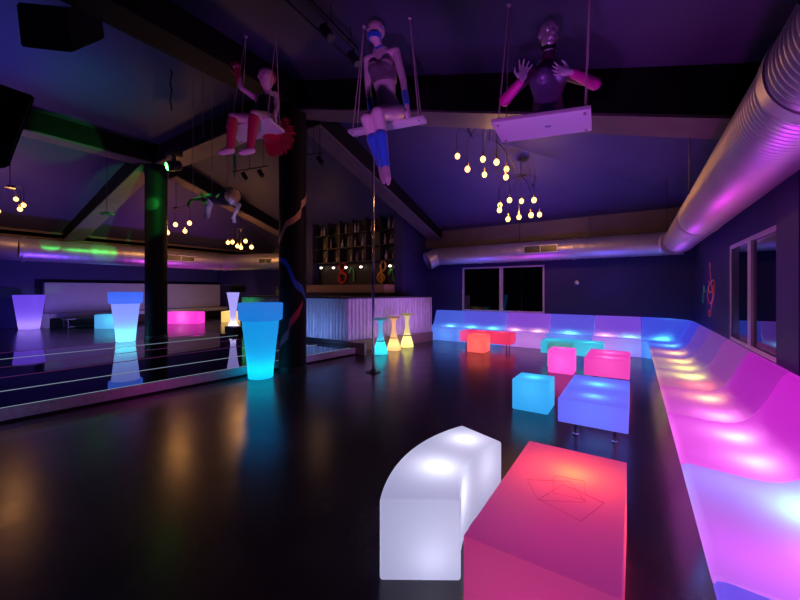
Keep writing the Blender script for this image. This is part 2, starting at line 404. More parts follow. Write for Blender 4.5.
# mitred open mouth at the left end, turned down into the room
dirm = V((-.62, -.62, -.42)).normalized()
MB().lathe([(.262, 0), (.268, .02), (.268, .36), (.25, .36), (.24, .04)], (-5.08, 9.84, DZ), dirm, n=40, caps=False).build('mouth', 'duct', t)
for x in (-3.7, -1.25): MB().lathe([(.257, -.04), (.272, -.04), (.275, 0), (.272, .04), (.257, .04)], (x, 9.86, DZ), (1, 0, 0), n=40, caps=False).build('joint_band', 'duct', t)
for x in (-4.9, -3.66, -2.6, -.9): MB().cyl((x, 9.86, DZ + .24), (x, 9.86, 3.46), .008, n=6).build('hanger_rod', 'darksteel', t)
def grille(parent, c, along, out, w, h):
    c = V(c); along = V(along).normalized(); out = V(out).normalized(); up = out.cross(along).normalized()
    mt = Matrix((along, up, out)).transposed().to_4x4(); mt.translation = c
    m = MB()
    m.box((-w / 2, -h / 2, 0), (w / 2, -h / 2 + .015, .02), mtx=mt); m.box((-w / 2, h / 2 - .015, 0), (w / 2, h / 2, .02), mtx=mt)
    m.box((-w / 2, -h / 2, 0), (-w / 2 + .02, h / 2, .02), mtx=mt); m.box((w / 2 - .02, -h / 2, 0), (w / 2, h / 2, .02), mtx=mt); m.box((-.008, -h / 2, 0), (.008, h / 2, .02), mtx=mt)
    g = m.build('vent_grille', 'frame', parent, smooth=False)
    k = MB(); k.box((-w / 2 + .02, -h / 2 + .015, -.03), (w / 2 - .02, h / 2 - .015, .006), mtx=mt)
    for i in range(5): k.box((-w / 2 + .02, -h / 2 + .02 + i * (h - .04) / 5, .004), (w / 2 - .02, -h / 2 + .026 + i * (h - .04) / 5, .014), mtx=mt)
    k.build('louvre', 'darksteel', g, smooth=False)
grille(t, (-2.0, 9.585, DZ + .02), (1, 0, 0), (0, -1, .05), .82, .2)
DL = 2.54; DX = -13.0
t = thing('ventilation_duct', (DX, 3, 2.24), 'silver air duct above the left lounge, streaked with green light', 'air duct')
MB().lathe(ring_prof(5.55, .2, .292, .005, 4), (DX, 2.2, DL), (0, 1, 0), n=40).build('duct_pipe', 'duct', t, ang=80)
a = V((DX, 7.62, DL)); c2 = V((-10.0, 8.7, DL))
MB().lathe(ring_prof((c2 - a).length, .2, .292, .005, 4), a, c2 - a, n=40).build('duct_pipe', 'duct', t, ang=80)
MB().ball(a, .305, 28).build('elbow', 'duct', t)
e0 = V((DX, 2.25, DL)); e1 = V((DX - .55, .5, DL + .1))
MB().lathe([(.297, 0), (.297, (e1 - e0).length)], e0, e1 - e0, n=40).build('duct_pipe', 'duct', t)
for y in (2.3, 7.3): MB().lathe([(.295, -.04), (.312, -.04), (.312, .04), (.295, .04)], (DX, y, DL), (0, 1, 0), n=40, caps=False).build('joint_band', 'duct', t)
grille(t, (DX + .29, 5.95, DL + .02), (0, 1, 0), (1, 0, .05), .9, .19)
q = a.lerp(c2, .62); nn = V((1.08, -2.9, 0)).normalized()
grille(t, q + nn * .29, (2.9, 1.08, 0), nn, .55, .17)

# ================================================================ LIT BENCHES
PROF = [(.11, 0), (.10, .10), (.055, .26), (.012, .35), (.0, .385), (.012, .405), (.04, .412), (.16, .405), (.28, .398), (.38, .398), (.46, .415), (.52, .45), (.57, .51), (.61, .58), (.65, .67), (.69, .76), (.72, .825), (.74, .852), (.765, .862), (.79, .85), (.80, .82), (.803, .7), (.803, 0)]
FX = .25
def bench_y(y0, y1, col, s, lamps, label):
    e = .004
    def fr(y, k=0): return lambda a, z: V((FX + (a if k == 0 else a + (k if a < .4 else -k * .3)), y, max(0.001, z - (k if z > .3 else 0))))
    m = MB(); m.sweep(PROF, [fr(y0 + e, .012), fr(y0 + e + .012), fr(y0 + .3), fr((y0 + y1) / 2), fr(y1 - .3), fr(y1 - e - .012), fr(y1 - e, .012)])
    o = m.build('glowing_bench', lit(col, s), ang=50)
    tag(o, label, 'bench', 'curved bench modules along the right wall')
    for x, y, z, c, p in lamps: glow((x, y, z), c, p)
MG = (1, .03, .75); VI = (.35, .16, 1); CY = (.05, .6, 1); OR = (1, .32, .05); YE = (1, .75, .12); PK = (1, .15, .45); BL = (.08, .2, 1); GY = (.65, .9, .1)
K = 1.0
bench_y(.70, 1.79, (.12, .08, .95), .6, [(.8, 1.3, .24, VI, 9)], 'violet-blue glowing bench module cut by the photo edge, nearest of the right row')
bench_y(1.79, 2.88, (.42, .07, .8), .55, [(.72, 2.1, .24, (1, .2, .6), 7), (.78, 2.55, .27, (.25, .75, 1), 13), (.42, 2.72, .2, BL, 5), (.42, 2.0, .2, (.6, .05, .8), 4)], 'violet glowing bench module with a cyan-white hot spot, just nearer than the magenta one')
bench_y(2.88, 3.97, (.7, .01, .68), .6, [(.68, 3.14, .27, (1, .25, .95), 12), (.66, 3.6, .27, (1, .3, .95), 12)], 'hot magenta glowing bench module with pale pink spots beside the red table')
bench_y(3.97, 5.06, (.55, .01, .6), .52, [(.65, 4.12, .27, (1, .22, .85), 11), (.65, 4.72, .27, (1, .4, .12), 10)], 'pink glowing bench module with one orange spot below the window')
bench_y(5.06, 6.15, (.38, .06, .5), .45, [(.65, 5.3, .25, (1, .15, .12), 8), (.62, 5.8, .27, (.9, .85, .15), 10)], 'salmon glowing bench module with red and lime-yellow spots under the window')
bench_y(6.15, 7.24, (.25, .07, .55), .42, [(.62, 6.4, .26, (1, .75, .1), 8), (.62, 6.95, .27, (1, .6, .08), 10)], 'yellow-lit glowing bench module just beyond the window, on the right wall')
bench_y(7.24, 8.33, (.2, .07, .7), .42, [(.62, 7.8, .27, (1, .45, .1), 12)], 'orange-lit glowing bench module beneath the painted wall motifs')
bench_y(8.33, 9.32, (.06, .06, .9), .5, [(.62, 8.8, .27, (.1, .4, 1), 12)], 'blue-lit glowing bench module next to the room corner')
# corner
cc = V((.15, 9.32, 0)); 
def cf(a): return lambda d_, z: cc + V((cos(a) * (.10 + d_), sin(a) * (.10 + d_), max(.001, z)))
o = MB().sweep(PROF, [cf(radians(90) * k / 12) for k in range(13)]).build('glowing_corner_bench', lit((.05, .08, .95), .55), ang=50)
tag(o, 'rounded blue glowing corner piece joining the two bench rows', 'bench')
glow((.55, 9.75, .28), (.1, .75, 1), 12)
# back row
xb = [-5.0, -4.35, -3.0, -1.95, -.9, .146]
import itertools
def bench_x(x0, x1, col, s, lamps, label):
    e = .005
    def fr(x, k=0): return lambda d_, z: V((x, 9.42 + (d_ if k == 0 else d_ + (k if d_ < .4 else -k * .3)), max(.001, z - (k if z > .3 else 0))))
    o = MB().sweep(PROF, [fr(x0 + e, .012), fr(x0 + e + .012), fr((x0 + x1) / 2), fr(x1 - e - .012), fr(x1 - e, .012)]).build('glowing_bench', lit(col, s), ang=50)
    tag(o, label, 'bench', 'bench modules along the far wall')
    for x, c, p in lamps: glow((x, 9.86, .3), c, p)
LV = (.36, .22, .9)
bench_x(-5.28, -4.3, (.08, .14, .9), .55, [(-4.65, (.15, .6, 1), 9)], 'pale blue glowing bench module at the bar end of the far row')
bench_x(-4.3, -3.0, (.12, .1, .9), .55, [(-3.95, (.1, .7, 1), 9), (-3.35, (.1, .7, 1), 9)], 'blue glowing bench module under the left half of the far window')
bench_x(-3.0, -1.85, (.28, .07, .8), .55, [(-2.7, (1, .4, .5), 7), (-2.15, (1, .5, .3), 7)], 'mauve glowing bench module with orange-pink spots under the right half of the far window')
bench_x(-1.85, -.82, (.12, .09, .9), .55, [(-1.35, (.1, .75, 1), 12)], 'blue glowing bench module behind the cyan table')
bench_x(-.82, .146, (.24, .07, .85), .55, [(-.55, (1, .35, .5), 8), (-.1, (.15, .7, 1), 8)], 'violet glowing bench module with pink and cyan spots, rightmost of the far row')

# curved white segment in the foreground
ctr = V((.03, 2.205)); 
def bez(a0, a1, n): return [a0 + (a1 - a0) * k / n for k in range(n + 1)]
pA = V((-1.094, 1.472)); pB = V((-.741, 1.699)); pC = V((-1.15, 2.655)); pD = V((-.785, 2.52))
a0 = atan2(pA.y - ctr.y, pA.x - ctr.x); a1 = atan2(pC.y - ctr.y, pC.x - ctr.x)
if a0 < 0: a0 += 2 * pi
if a1 < 0: a1 += 2 * pi
outer = [(ctr.x + r_ * cos(a), ctr.y + r_ * sin(a)) for a, r_ in zip(bez(a0, a1, 18), bez((pA - ctr).length, (pC - ctr).length, 18))]
b0 = atan2(pB.y - ctr.y, pB.x - ctr.x) % (2 * pi); b1 = atan2(pD.y - ctr.y, pD.x - ctr.x) % (2 * pi)
inner = [(ctr.x + r_ * cos(a), ctr.y + r_ * sin(a)) for a, r_ in zip(bez(b1, b0, 14), bez((pD - ctr).length, (pB - ctr).length, 14))]
b = MB(); b.prism(outer + inner, .002, .42, .016, 4)
o = b.build('curved_glow_seat', lit((.56, .56, 1), .37), ang=40)
tag(o, 'curved white glowing seat block with two bright spots beside the red table', 'seat')
glow((-.95 - .05, 1.95, .285), (.85, .87, 1), 4.2, .03); glow((-1.02, 2.42, .3), (.85, .87, 1), 3.4, .03); glow((-.93, 1.72, .12), (.7, .74, 1), 1.2, .05)

# big red table in the foreground
t = thing('glow_table', (-.335, 2.06, 0), 'big red glowing low table in the foreground beside the curved white seat', 'table')
MB().box((-.634, 1.477, .002), (-.037, 2.67, .41), .006, 2).build('table_body', lit((.22, .014, .17), .55), t)
# overlapping square engraving outlines on the top
m = MB()
def outline(cx_, cy_, w, h, a):
    mt = Matrix.Translation((cx_, cy_, .4102)) @ Matrix.Rotation(a, 4, 'Z'); e = .0014
    for lo, hi in (((-w, -h, 0), (w, -h + e, .0006)), ((-w, h - e, 0), (w, h, .0012)), ((-w, -h, 0), (-w + e, h, .0012)), ((w - e, -h, 0), (w, h, .0012))): m.box(lo, hi, mtx=mt)
outline(-.36, 2.08, .12, .10, .5); outline(-.27, 2.02, .11, .12, -.35); outline(-.30, 2.16, .08, .10, .15)
m.build('scratched_outline', pbr('engraved_line', (.4, .05, .12), .5), t, smooth=False)
glow((-.30, 2.33, .29), (1, .26, .0), 4.5, .05); glow((-.33, 2.3, .15), (1, .0, .02), 20, .05); glow((-.33, 1.7, .12), (.7, .0, .3), 2, .05)

def slab_table(x0, x1, y0, y1, z0, z1, col, s, lamps, label, inset=.4, legs=True):
    t = thing('glow_table', ((x0 + x1) / 2, (y0 + y1) / 2, 0), label, 'table', 'low glowing tables on metal legs')
    MB().box((x0, y0, z0), (x1, y1, z1), .012, 2).build('table_slab', lit(col, s), t)
    xi = min(.12, (x1 - x0) * .2); yi = min(inset, (y1 - y0) * .3)
    for x in (x0 + xi, x1 - xi):
        for y in (y0 + yi, y1 - yi):
            MB().lathe([(.03, 0.001), (.03, .012), (.016, .02), (.014, z0 * .5), (.022, z0 * .55), (.022, z0 * .7), (.014, z0 * .75), (.03, z0)], (x, y, 0), n=16).build('leg', 'steel', t)
    for x, y, z, c, p in lamps: glow((x, y, z), c, p)
slab_table(-.62, -.04, 3.74, 4.9, .22, .45, (.12, .1, 1), .7, [(-.33, 4.0, .375, (.15, .75, 1), 1.3), (-.33, 4.52, .36, (.1, .7, 1), 2.6)], 'violet-blue glowing low table on chrome legs beside the blue cube')
slab_table(-.66, -.05, 6.3, 7.35, .16, .43, (.95, .02, .5), .65, [(-.35, 6.55, .34, (1, .3, .7), 2), (-.35, 7.05, .34, (1, .3, .7), 2)], 'magenta glowing low table beyond the violet-blue table')
slab_table(-1.62, -.5, 7.78, 8.35, .2, .45, (.02, .45, .75), .6, [(-1.4, 8.05, .33, (.05, .8, .9), 2), (-.75, 8.05, .33, (.1, .85, 1), 3)], 'cyan glowing low table behind the magenta cube near the far benches')
slab_table(-3.8, -2.5, 8.62, 9.15, .17, .43, (.95, .02, .10), .6, [(-3.3, 8.88, .34, (1, .1, .15), 2), (-2.8, 8.88, .34, (1, .1, .2), 2)], 'red glowing low table near the far benches behind the orange cube', inset=.15)
def cube(cx_, cy_, w, h, col, s, lampz, lc, lp, label, z0=.002, rot=0, d_=None, grp=None):
    d_ = d_ or w
    mt = Matrix.Translation((cx_, cy_, 0)) @ Matrix.Rotation(rot, 4, 'Z')
    o = MB().box((-w / 2, -d_ / 2, z0), (w / 2, d_ / 2, z0 + h), .022, 4, mtx=mt).build('glow_cube', lit(col, s))
    tag(o, label, 'stool' if abs(w - d_) < .05 else 'seat', grp)
    glow((cx_, cy_, z0 + lampz), lc, lp)
G1 = 'glowing cube stools'
cube(-1.07, 4.74, .43, .385, (.01, .33, .85), .75, .29, (.1, .75, 1), 2.2, 'bright blue glowing cube stool on the dark floor, nearest of the cubes', grp=G1)
cube(-1.1, 7.1, .42, .42, (1, .04, .55), .8, .2, (1, .2, .7), 3, 'magenta glowing cube stool in front of the cyan table', grp=G1)
cube(-1.2, 7.54, .42, .46, (.02, .4, .42), .4, .3, (.05, .8, .7), 1.2, 'teal glowing cube stool directly behind the magenta cube', grp=G1)
cube(-3.17, 8.33, .43, .42, (1, .07, .09), .8, .2, (1, .28, .12), 3, 'orange-red glowing cube stool in front of the red table', grp=G1)

# ================================================================ PLANTERS
def planter(x, y, z0, label, col, colrim, s, lc, lp, rim=True, H=1.28, rt=.31, rb=.205):
    t = thing('glow_planter', (x, y, z0), label, 'planter', 'tall glowing planters')
    if rim:
        MB().lathe([(rb - .01, .002), (rb, .01), (rb + .005, .14), (rt - .01, H - .30), (rt - .03, H - .28)], (x, y, z0), n=48).build('pot_body', lit(col, s), t)
        MB().lathe([(rt + .02, H - .298), (rt + .045, H - .28), (rt + .055, H - .02), (rt + .045, H), (rt + .01, H), (rt, H - .02), (rt - .01, H - .2)], (x, y, z0), n=48).build('pot_rim', lit(colrim, s * .9), t)
    else:
        MB().lathe([(rb - .01, .002), (rb, .01), (rt, H - .01), (rt - .01, H), (rt - .03, H), (rt - .035, H - .03)], (x, y, z0), n=48).build('pot_body', lit(col, s), t)
    glow((x, y, z0 + .17), lc, lp, .06)
planter(-5.36, 3.80, 0, 'tall bright blue glowing planter with a wide rim in front of the painted column', (0, .3, .8), (.01, .2, .75), .7, (.0, .8, .9), 6.5)
planter(-10.98, 3.80, .17, 'tall pale blue glowing planter with a wide rim beside the green-lit column', (.25, .28, .95), (.04, .14, .95), .8, (.05, 1, .85), 11)
planter(-17.2, 3.2, .17, 'violet glowing tapered planter standing by itself at the far left', (.16, .06, .95), (.3, .1, 1), .6, (.5, .35, 1), 9, rim=False, H=1.16, rt=.40, rb=.26)

# ================================================================ STOOLS at the bar
def stool(x, y, label, c0, lc, lp, H=.84, z0=0., sc_=1., grp='conical glowing bar stools'):
    t = thing('bar_stool', (x, y, z0), label, 'stool', grp)
    prof = [(.17, .002), (.175, .02), (.165, .08), (.12, .22), (.075, .38), (.05, .52), (.045, .64), (.06, .74), (.10, H - .05)]
    MB().lathe([(r * sc_, z * (H / .84) if i else z) for i, (r, z) in enumerate(prof)], (x, y, z0), n=32).build('stool_body', lit(c0, .7), t)
    MB().lathe([(.10 * sc_, H - .048), (.165 * sc_, H - .035), (.175 * sc_, H - .02), (.165 * sc_, H), (.02, H)], (x, y, z0), n=32).build('seat', lit(tuple(v * .5 for v in c0), .3), t)
    d_ = V((x, y, 0)).normalized()
    m = MB(); pts = [V((x, y, z0 + .31)) - d_ * .06 + V((-d_.y, d_.x, 0)) * (.11 * k) - d_ * (.05 * (1 - k * k)) for k in (-1, -.5, 0, .5, 1)]
    m.tube(pts, .011).build('footrest', 'darksteel', t)
    glow((x, y, z0 + .14), lc, lp, .04)
stool(-4.98, 6.75, 'cyan glowing conical bar stool nearest the pole', (0, .4, .65), (0, 1, 1), 4)
stool(-5.02, 7.36, 'orange glowing conical bar stool, middle of the three at the bar', (.9, .42, .12), (1, .6, .15), 4)
stool(-5.0, 7.95, 'yellow glowing conical bar stool with a flat round seat, farthest along the bar', (.75, .62, .15), (1, .9, .25), 4, H=.88)
# tall white spool table on the lounge deck
t = thing('pedestal_table', (-10.93, 6.72, .17), 'white glowing waisted pedestal table behind the blue planter', 'table')
MB().lathe([(.24, .002), (.24, .02), (.17, .14), (.09, .32), (.085, .5), (.13, .9), (.19, 1.25)], (-10.93, 6.72, .17), n=32).build('pedestal', lit((.4, .35, .95), .8), t)
glow((-10.93, 6.72, .32), (.9, .8, 1), 8)
tag(MB().box((-11.2, 6.46, 1.425), (-10.62, 6.98, 1.66), .01, 1).build('equipment_box', 'blackplastic'), 'black equipment box on top of the white pedestal table', 'box')
tag(MB().box((-10.75, 6.32, .171), (-10.22, 6.6, .36), .01, 1).build('floor_box', 'blackplastic'), 'low black box on the deck beside the end of the bar', 'box')

# ================================================================ LEFT LOUNGE
t = thing('wall_bench', (-17.5, 6.8, .17), 'long pale high-backed bench against the far left wall', 'bench')
y0, y1 = 3.68, 10.2
MB().box((-18.1, y0, .62), (-17.72, y1, 1.78), .03, 2).build('backrest', 'upholst', t)
MB().box((-17.72, y0, .5), (-17.05, y1, .66), .03, 2).build('seat', 'upholst', t)
MB().box((-17.9, y0, .17), (-17.3, y1, .5)).build('base', 'black', t, smooth=False)
MB().box((-18.1, y0 - .14, .17), (-17.05, y0, .66), .03, 2).build('armrest', lit((.3, .2, .8), .15), t)
for k in range(6): pass
def lowblock(u0, u1, v0, v1, D, col, s, lc, lp, label):
    p = at(u0, v1, D); q = at(u1, v1, D); w = (q - p).length; h = (v1 - v0) / FPX * D
    mid = (p + q) / 2; ang = atan2(q.y - p.y, q.x - p.x)
    mt = Matrix.Translation((mid.x, mid.y, 0)) @ Matrix.Rotation(ang, 4, 'Z')
    o = MB().box((-w / 2, 0, .171), (w / 2, .5, .171 + h), .02, 3, mtx=mt).build('glow_block', lit(col, s)); tag(o, label, 'seat', 'low glowing blocks in front of the wall bench')
    c_ = mt @ V((0, .25, .171 + h * .6)); glow(c_, lc, lp, .05)
lowblock(94, 126, 315, 329, 12.2, (.08, .4, .95), .6, (.05, 1, .9), 5, 'cyan glowing block in front of the wall bench beside the pale planter')
lowblock(165, 198, 312, 324, 13.9, (.95, .02, .6), .85, (1, .4, .8), 5, 'magenta glowing block just right of the green-lit column')
lowblock(221, 235, 311, 322, 14.6, (.95, .5, .1), .8, (1, .8, .3), 3, 'amber glowing block behind the white pedestal table')
# dark low table
t = thing('lounge_table', (-16.3, 4.5, .17), 'dark low table before the wall bench left of the cyan block', 'table')
MB().box((-16.75, 3.9, .46), (-16.2, 5.0, .52), .01, 1).build('tabletop', 'blackplastic', t)
for x in (-16.7, -16.25):
    for y in (3.96, 4.94): MB().cyl((x, y, .171), (x, y, .46), .025, n=12).build('leg', 'darksteel', t)
MB().box((-16.72, 3.95, .22), (-16.23, 4.95, .25)).build('lower_shelf', 'blackplastic', t, smooth=False)
p = at(1.5, 269, 10.8)
tag(MB().box((XL + .001, 2.3, 2.16), (XL + .03, 2.66, 2.62), .004, 1).build('wall_sign', 'sign'), 'small pale square sign at the left photo edge', 'sign')
tag(MB().lathe([(.05, 0), (.05, .03), (.03, .045)], (XL, 3.15, .95), (1, 0, 0), n=16).build('wall_socket', 'frame'), 'small white wall socket left of the violet planter', 'socket')

# ================================================================ BAR
BZ = 1.325
A = V((-5.80, 6.5, 0)); B_ = V((-5.03, 9.28, 0)); L0 = V((-10.1, 6.5, 0))
t = thing('bar_counter', (-7.5, 7.5, 0), 'long bar counter clad in corrugated metal, lit violet and blue', 'bar counter')
def clad(p, q, z0, z1, name, parent, seed):
    m = MB(); p = V(p); q = V(q); d_ = q - p; L = d_.length; d_.normalize(); nrm = V((d_.y, -d_.x, 0))
    rnd = random.Random(seed); n = int(L / .0275) ; prev = None
    for i in range(n + 1):
        off = (.018 if i % 4 in (1, 2) else 0) + rnd.uniform(0, .006)
        c_ = p + d_ * (L * i / n) + nrm * off
        row = [m.bm.verts.new((c_.x, c_.y, z)) for z in (z0, z1)]
        if prev: m.bm.faces.new((prev[0], row[0], row[1], prev[1]))
        prev = row
    return m.build(name, 'corr', parent, smooth=False, recalc=False)
dR = (B_ - A).normalized(); nR = V((dR.y, -dR.x, 0))
clad(L0, A, .27, BZ - .04, 'cladding', t, 3)
clad(A, B_, .27, BZ - .04, 'cladding', t, 4)
# body behind the cladding
ins = .03
b = MB(); b.prism([(L0.x, L0.y + ins), (A.x - ins, A.y + ins), (B_.x - ins, B_.y), (B_.x - .42, B_.y), (A.x - .55, A.y + .6), (L0.x, L0.y + .6)], .02, BZ - .04); b.build('counter_body', 'black', t, smooth=False)
b = MB(); b.prism([(L0.x - .05, L0.y - .05), (A.x + .06, A.y - .05), (B_.x + .06, B_.y), (B_.x - .44, B_.y), (A.x - .57, A.y + .64), (L0.x - .05, L0.y + .64)], BZ - .04, BZ, .004, 1); b.build('countertop', 'blackplastic', t, smooth=False)
b = MB(); b.prism([(A.x - .0, A.y - .06), (A.x + .10, A.y - .06), (B_.x + .09, B_.y), (B_.x - .01, B_.y)], .002, .27); b.build('plinth', 'plinth', t, smooth=False)
b = MB(); b.prism([(L0.x, L0.y - .06), (A.x, A.y - .06), (A.x, A.y), (L0.x, L0.y)], .172, .27); b.build('plinth', 'black', t, smooth=False)
b = MB(); b.prism([(ex(6.44) + .25, 6.36), (A.x + .10, 6.36), (A.x + .10, 6.44), (ex(6.44) + .25, 6.44)], .002, .27); b.build('plinth', 'plinth', t, smooth=False)
b = MB(); b.box((B_.x - .44, B_.y, .02), (B_.x + .03, B_.y + .04, BZ - .04)); b.build('end_panel', 'frame', t, smooth=False)
# back counter and shelving
t = thing('back_counter', (-7.9, 8.6, 0), 'pale wooden back counter behind the bar below the bottle shelves', 'counter')
MB().box((-9.41, 8.3, .002), (-5.95, 9.04, 1.42)).build('cabinet_body', 'shelfwood', t, smooth=False)
MB().box((-9.41, 8.24, 1.42), (-5.95, 9.04, 1.66), .006, 1).build('worktop', 'wood', t, smooth=False)
SX0, SX1, SY = -9.3, -5.98, 9.0
SZ = [2.43, 2.9, 3.36, 3.96]
t = thing('bottle_shelf', (-7.9, 9.0, 2.4), 'dark grid shelf of bottles on the wall behind the bar', 'shelf')
m = MB(); m.box((SX0, SY, 1.66), (SX1, SY + .045, 3.98)); m.build('back_panel', 'black', t, smooth=False)
for z in SZ: MB().box((SX0, 8.78, z - .02), (SX1, SY, z)).build('shelf_board', 'shelfwood', t, smooth=False)
NV = 6
for i in range(NV + 1):
    x = SX0 + (SX1 - SX0) * i / NV; MB().box((x - .009, 8.8, SZ[0]), (x + .009, SY, SZ[-1] - .02)).build('divider', 'shelfwood', t, smooth=False)
# bottles
def mkbottle(kind, x, z, mat):
    pr = {0: [(.035, 0), (.038, .01), (.038, .17), (.03, .2), (.014, .24), (.014, .3), (.016, .3), (.016, .315)],
          1: [(.045, 0), (.05, .01), (.05, .12), (.04, .16), (.016, .19), (.016, .24), (.02, .24), (.02, .27)],
          2: [(.03, 0), (.032, .01), (.034, .2), (.014, .26), (.013, .33), (.015, .34)]}[kind]
    return MB().lathe(pr, (x, 8.87, z), n=14)
rows = {2: [(79, 0), (90, 0), (198, 2), (240, 2), (294, 0), (322, 0), (412, 1), (525, 2), (565, 1)],
        1: [(103, 1), (140, 2), (207, 1), (255, 2), (297, 0), (353, 1), (500, 0), (541, 1), (578, 1)],
        0: [(118, 1), (182, 1), (202, 1), (286, 1), (313, 0), (352, 2), (508, 1), (580, 1)]}
rn = {2: 'top', 1: 'middle', 0: 'bottom'}
for r_, lst in rows.items():
    cnt = len(lst)
    for i, (zx, kd) in enumerate(lst):
        u = 310 + zx * .15
        # bearing of the pixel meets the shelf plane y = 8.87
        dd = (u - 400) / FPX; Dd = 8.87 / (cos(TH) + dd * sin(TH)); x = Dd * (-sin(TH) + dd * cos(TH))
        x = min(max(x, SX0 + .07), SX1 - .07)
        div = (SX1 - SX0) / NV; k = round((x - SX0) / div); xd = SX0 + k * div
        if abs(x - xd) < .065: x = xd + (.068 if x >= xd else -.068)
        if i and x - lastx < .115: x = lastx + .115
        lastx = x
        mat = 'bottle' if (i * 7 + r_) % 3 else 'bottle2'
        o = mkbottle(kd, x, SZ[r_] + .001, mat).build('bottle', mat)
        shape = {0: 'straight', 1: 'squat', 2: 'slim'}[kd]
        pos = ['first', 'second', 'third', 'fourth', 'fifth', 'sixth', 'seventh', 'eighth', 'ninth'][i]
        tag(o, '%s bottle on the %s bar shelf, %s from the left' % (shape, rn[r_], pos), 'bottle', 'bottles on the bar shelves')
tops = [(322.3, 268), (334.5, 268), (347, 267.5), (362, 267), (391, 266)]
names = ['first', 'second', 'third', 'fourth', 'fifth']
for i, (u, v) in enumerate(tops):
    dd = (u - 400) / FPX; Dd = 8.94 / (cos(TH) + dd * sin(TH)); x = Dd * (-sin(TH) + dd * cos(TH)); z = EYE + (290 - v) / FPX * Dd
    t = thing('shelf_spotlight', (x, 8.94, z), 'small white round spotlight under the bottle shelves, %s from the left' % names[i], 'spotlight', 'small lights under the bottle shelves')
    MB().cyl((x, 8.90, z + .01), (x, 8.99, z + .03), .03, .02, 12).build('housing', 'frame', t)
    MB().ball((x, 8.885, z), .045, 12, (1.3, .6, .8)).build('lens', 'spotwhite', t)
def onY(u, v, Y):
    dd = (u - 400) / FPX; Dd = Y / (cos(TH) + dd * sin(TH)); return V((Dd * (-sin(TH) + dd * cos(TH)), Y, EYE + (290 - v) / FPX * Dd))
def onX(u, v, X):
    dd = (u - 400) / FPX; Dd = X / (-sin(TH) + dd * cos(TH)); return V((X, Dd * (cos(TH) + dd * sin(TH)), EYE + (290 - v) / FPX * Dd))
def smooth_path(P, n=6):
    out = []
    for i in range(len(P) - 1):
        p0 = P[max(i - 1, 0)]; p1 = P[i]; p2 = P[i + 1]; p3 = P[min(i + 2, len(P) - 1)]
        for k in range(n):
            s_ = k / n
            out.append(.5 * ((2 * p1) + (p2 - p0) * s_ + (2 * p0 - 5 * p1 + 4 * p2 - p3) * s_ ** 2 + (-p0 + 3 * p1 - 3 * p2 + p3) * s_ ** 3))
    out.append(P[-1]); return out
def motif(name, strokes, mat, label, cat='wall art', f=None, w=.02):
    m = MB()
    for st_ in strokes: m.tube(smooth_path([f(u, v) for u, v in st_]), w, 8)
    return tag(m.build(name, mat), label, cat)
fy = lambda u, v: onY(u, v, 8.955)
z = lambda lst: [(310 + x * .15, 205 + y * .15) for x, y in lst]
motif('treble_clef', [z([(205, 500), (195, 470), (215, 455), (240, 470), (235, 505), (205, 518), (190, 490), (205, 450), (235, 420), (232, 390), (210, 388), (195, 405), (205, 440), (225, 450)])], 'rpaint', 'red treble clef motif on the panel behind the bar', f=fy, w=.035)
motif('music_note', [z([(290, 510), (290, 440), (275, 425), (262, 452)])], 'gpaint', 'green music note motif beside the red treble clef', f=fy, w=.025)
motif('treble_clef', [z([(478, 525), (480, 500), (476, 450), (470, 400), (485, 372), (503, 395), (495, 430), (465, 450), (450, 485), (470, 512), (495, 495), (488, 465), (468, 475), (472, 495)])], 'ypaint', 'yellow treble clef motif behind the bar beside the pole', f=fy, w=.032)
motif('music_note', [z([(524, 465), (542, 428), (556, 470), (563, 490)]), z([(556, 492), (570, 485), (575, 497), (562, 505), (556, 495)])], 'gpaint', 'bright green music note motif right of the yellow treble clef', f=fy, w=.032)
fx = lambda u, v: onX(u, v, XR - .012)
z4 = lambda lst: [(600 + x * .25, 270 + y * .25) for x, y in lst]
motif('treble_clef', [z4([(440, -30), (441, 10), (448, 70), (452, 110), (440, 135), (432, 100), (437, 60), (455, 40), (457, 90), (445, 150), (440, 185), (434, 175), (436, 160)]), z4([(434, 45), (446, 55), (452, 80), (440, 90), (434, 70)])], 'opaint', 'orange treble clef outline painted on the right wall near the corner', f=fx, w=.009)
motif('music_note', [z4([(411, 130), (414, 95), (416, 60), (420, 90)]), z4([(409, 122), (413, 130), (411, 118)])], 'tpaint', 'green music note painted on the right wall left of the orange clef', f=fx, w=.010)
tag(MB().lathe([(.06, 0), (.06, .02), (.045, .045), (.01, .055)], (onY(577, 282.5, YB).x, YB, onY(577, 282.5, YB).z), (0, -1, 0), n=20).build('wall_sensor', 'frame'), 'small round white sensor on the far wall right of the window', 'sensor')
tag(MB().lathe([(.04, 0), (.042, .01), (.042, .15), (.016, .2), (.016, .26)], (-8.75, 6.75, BZ + .001), n=16).build('bottle', pbr('yellow_green_bottle', (.5, .6, .1), .25)), 'yellow-green bottle standing on the bar left of the painted column', 'bottle')

# ================================================================ DANCE POLE
px, py = -3.985, 5.175
zt = 3.77 - .297 * px
t = thing('dance_pole', (px, py, 0), 'thin vertical dance pole standing in the middle of the floor', 'pole')
MB().cyl((px, py, .02), (px, py, min(zt, 3.34 + .345 * (10.2 - py)) - .01), .024, n=20).build('pole', 'steel', t)
MB().lathe([(.14, .001), (.14, .012), (.05, .025), (.04, .06), (.026, .07)], (px, py, 0), n=32).build('base_plate', 'darksteel', t)

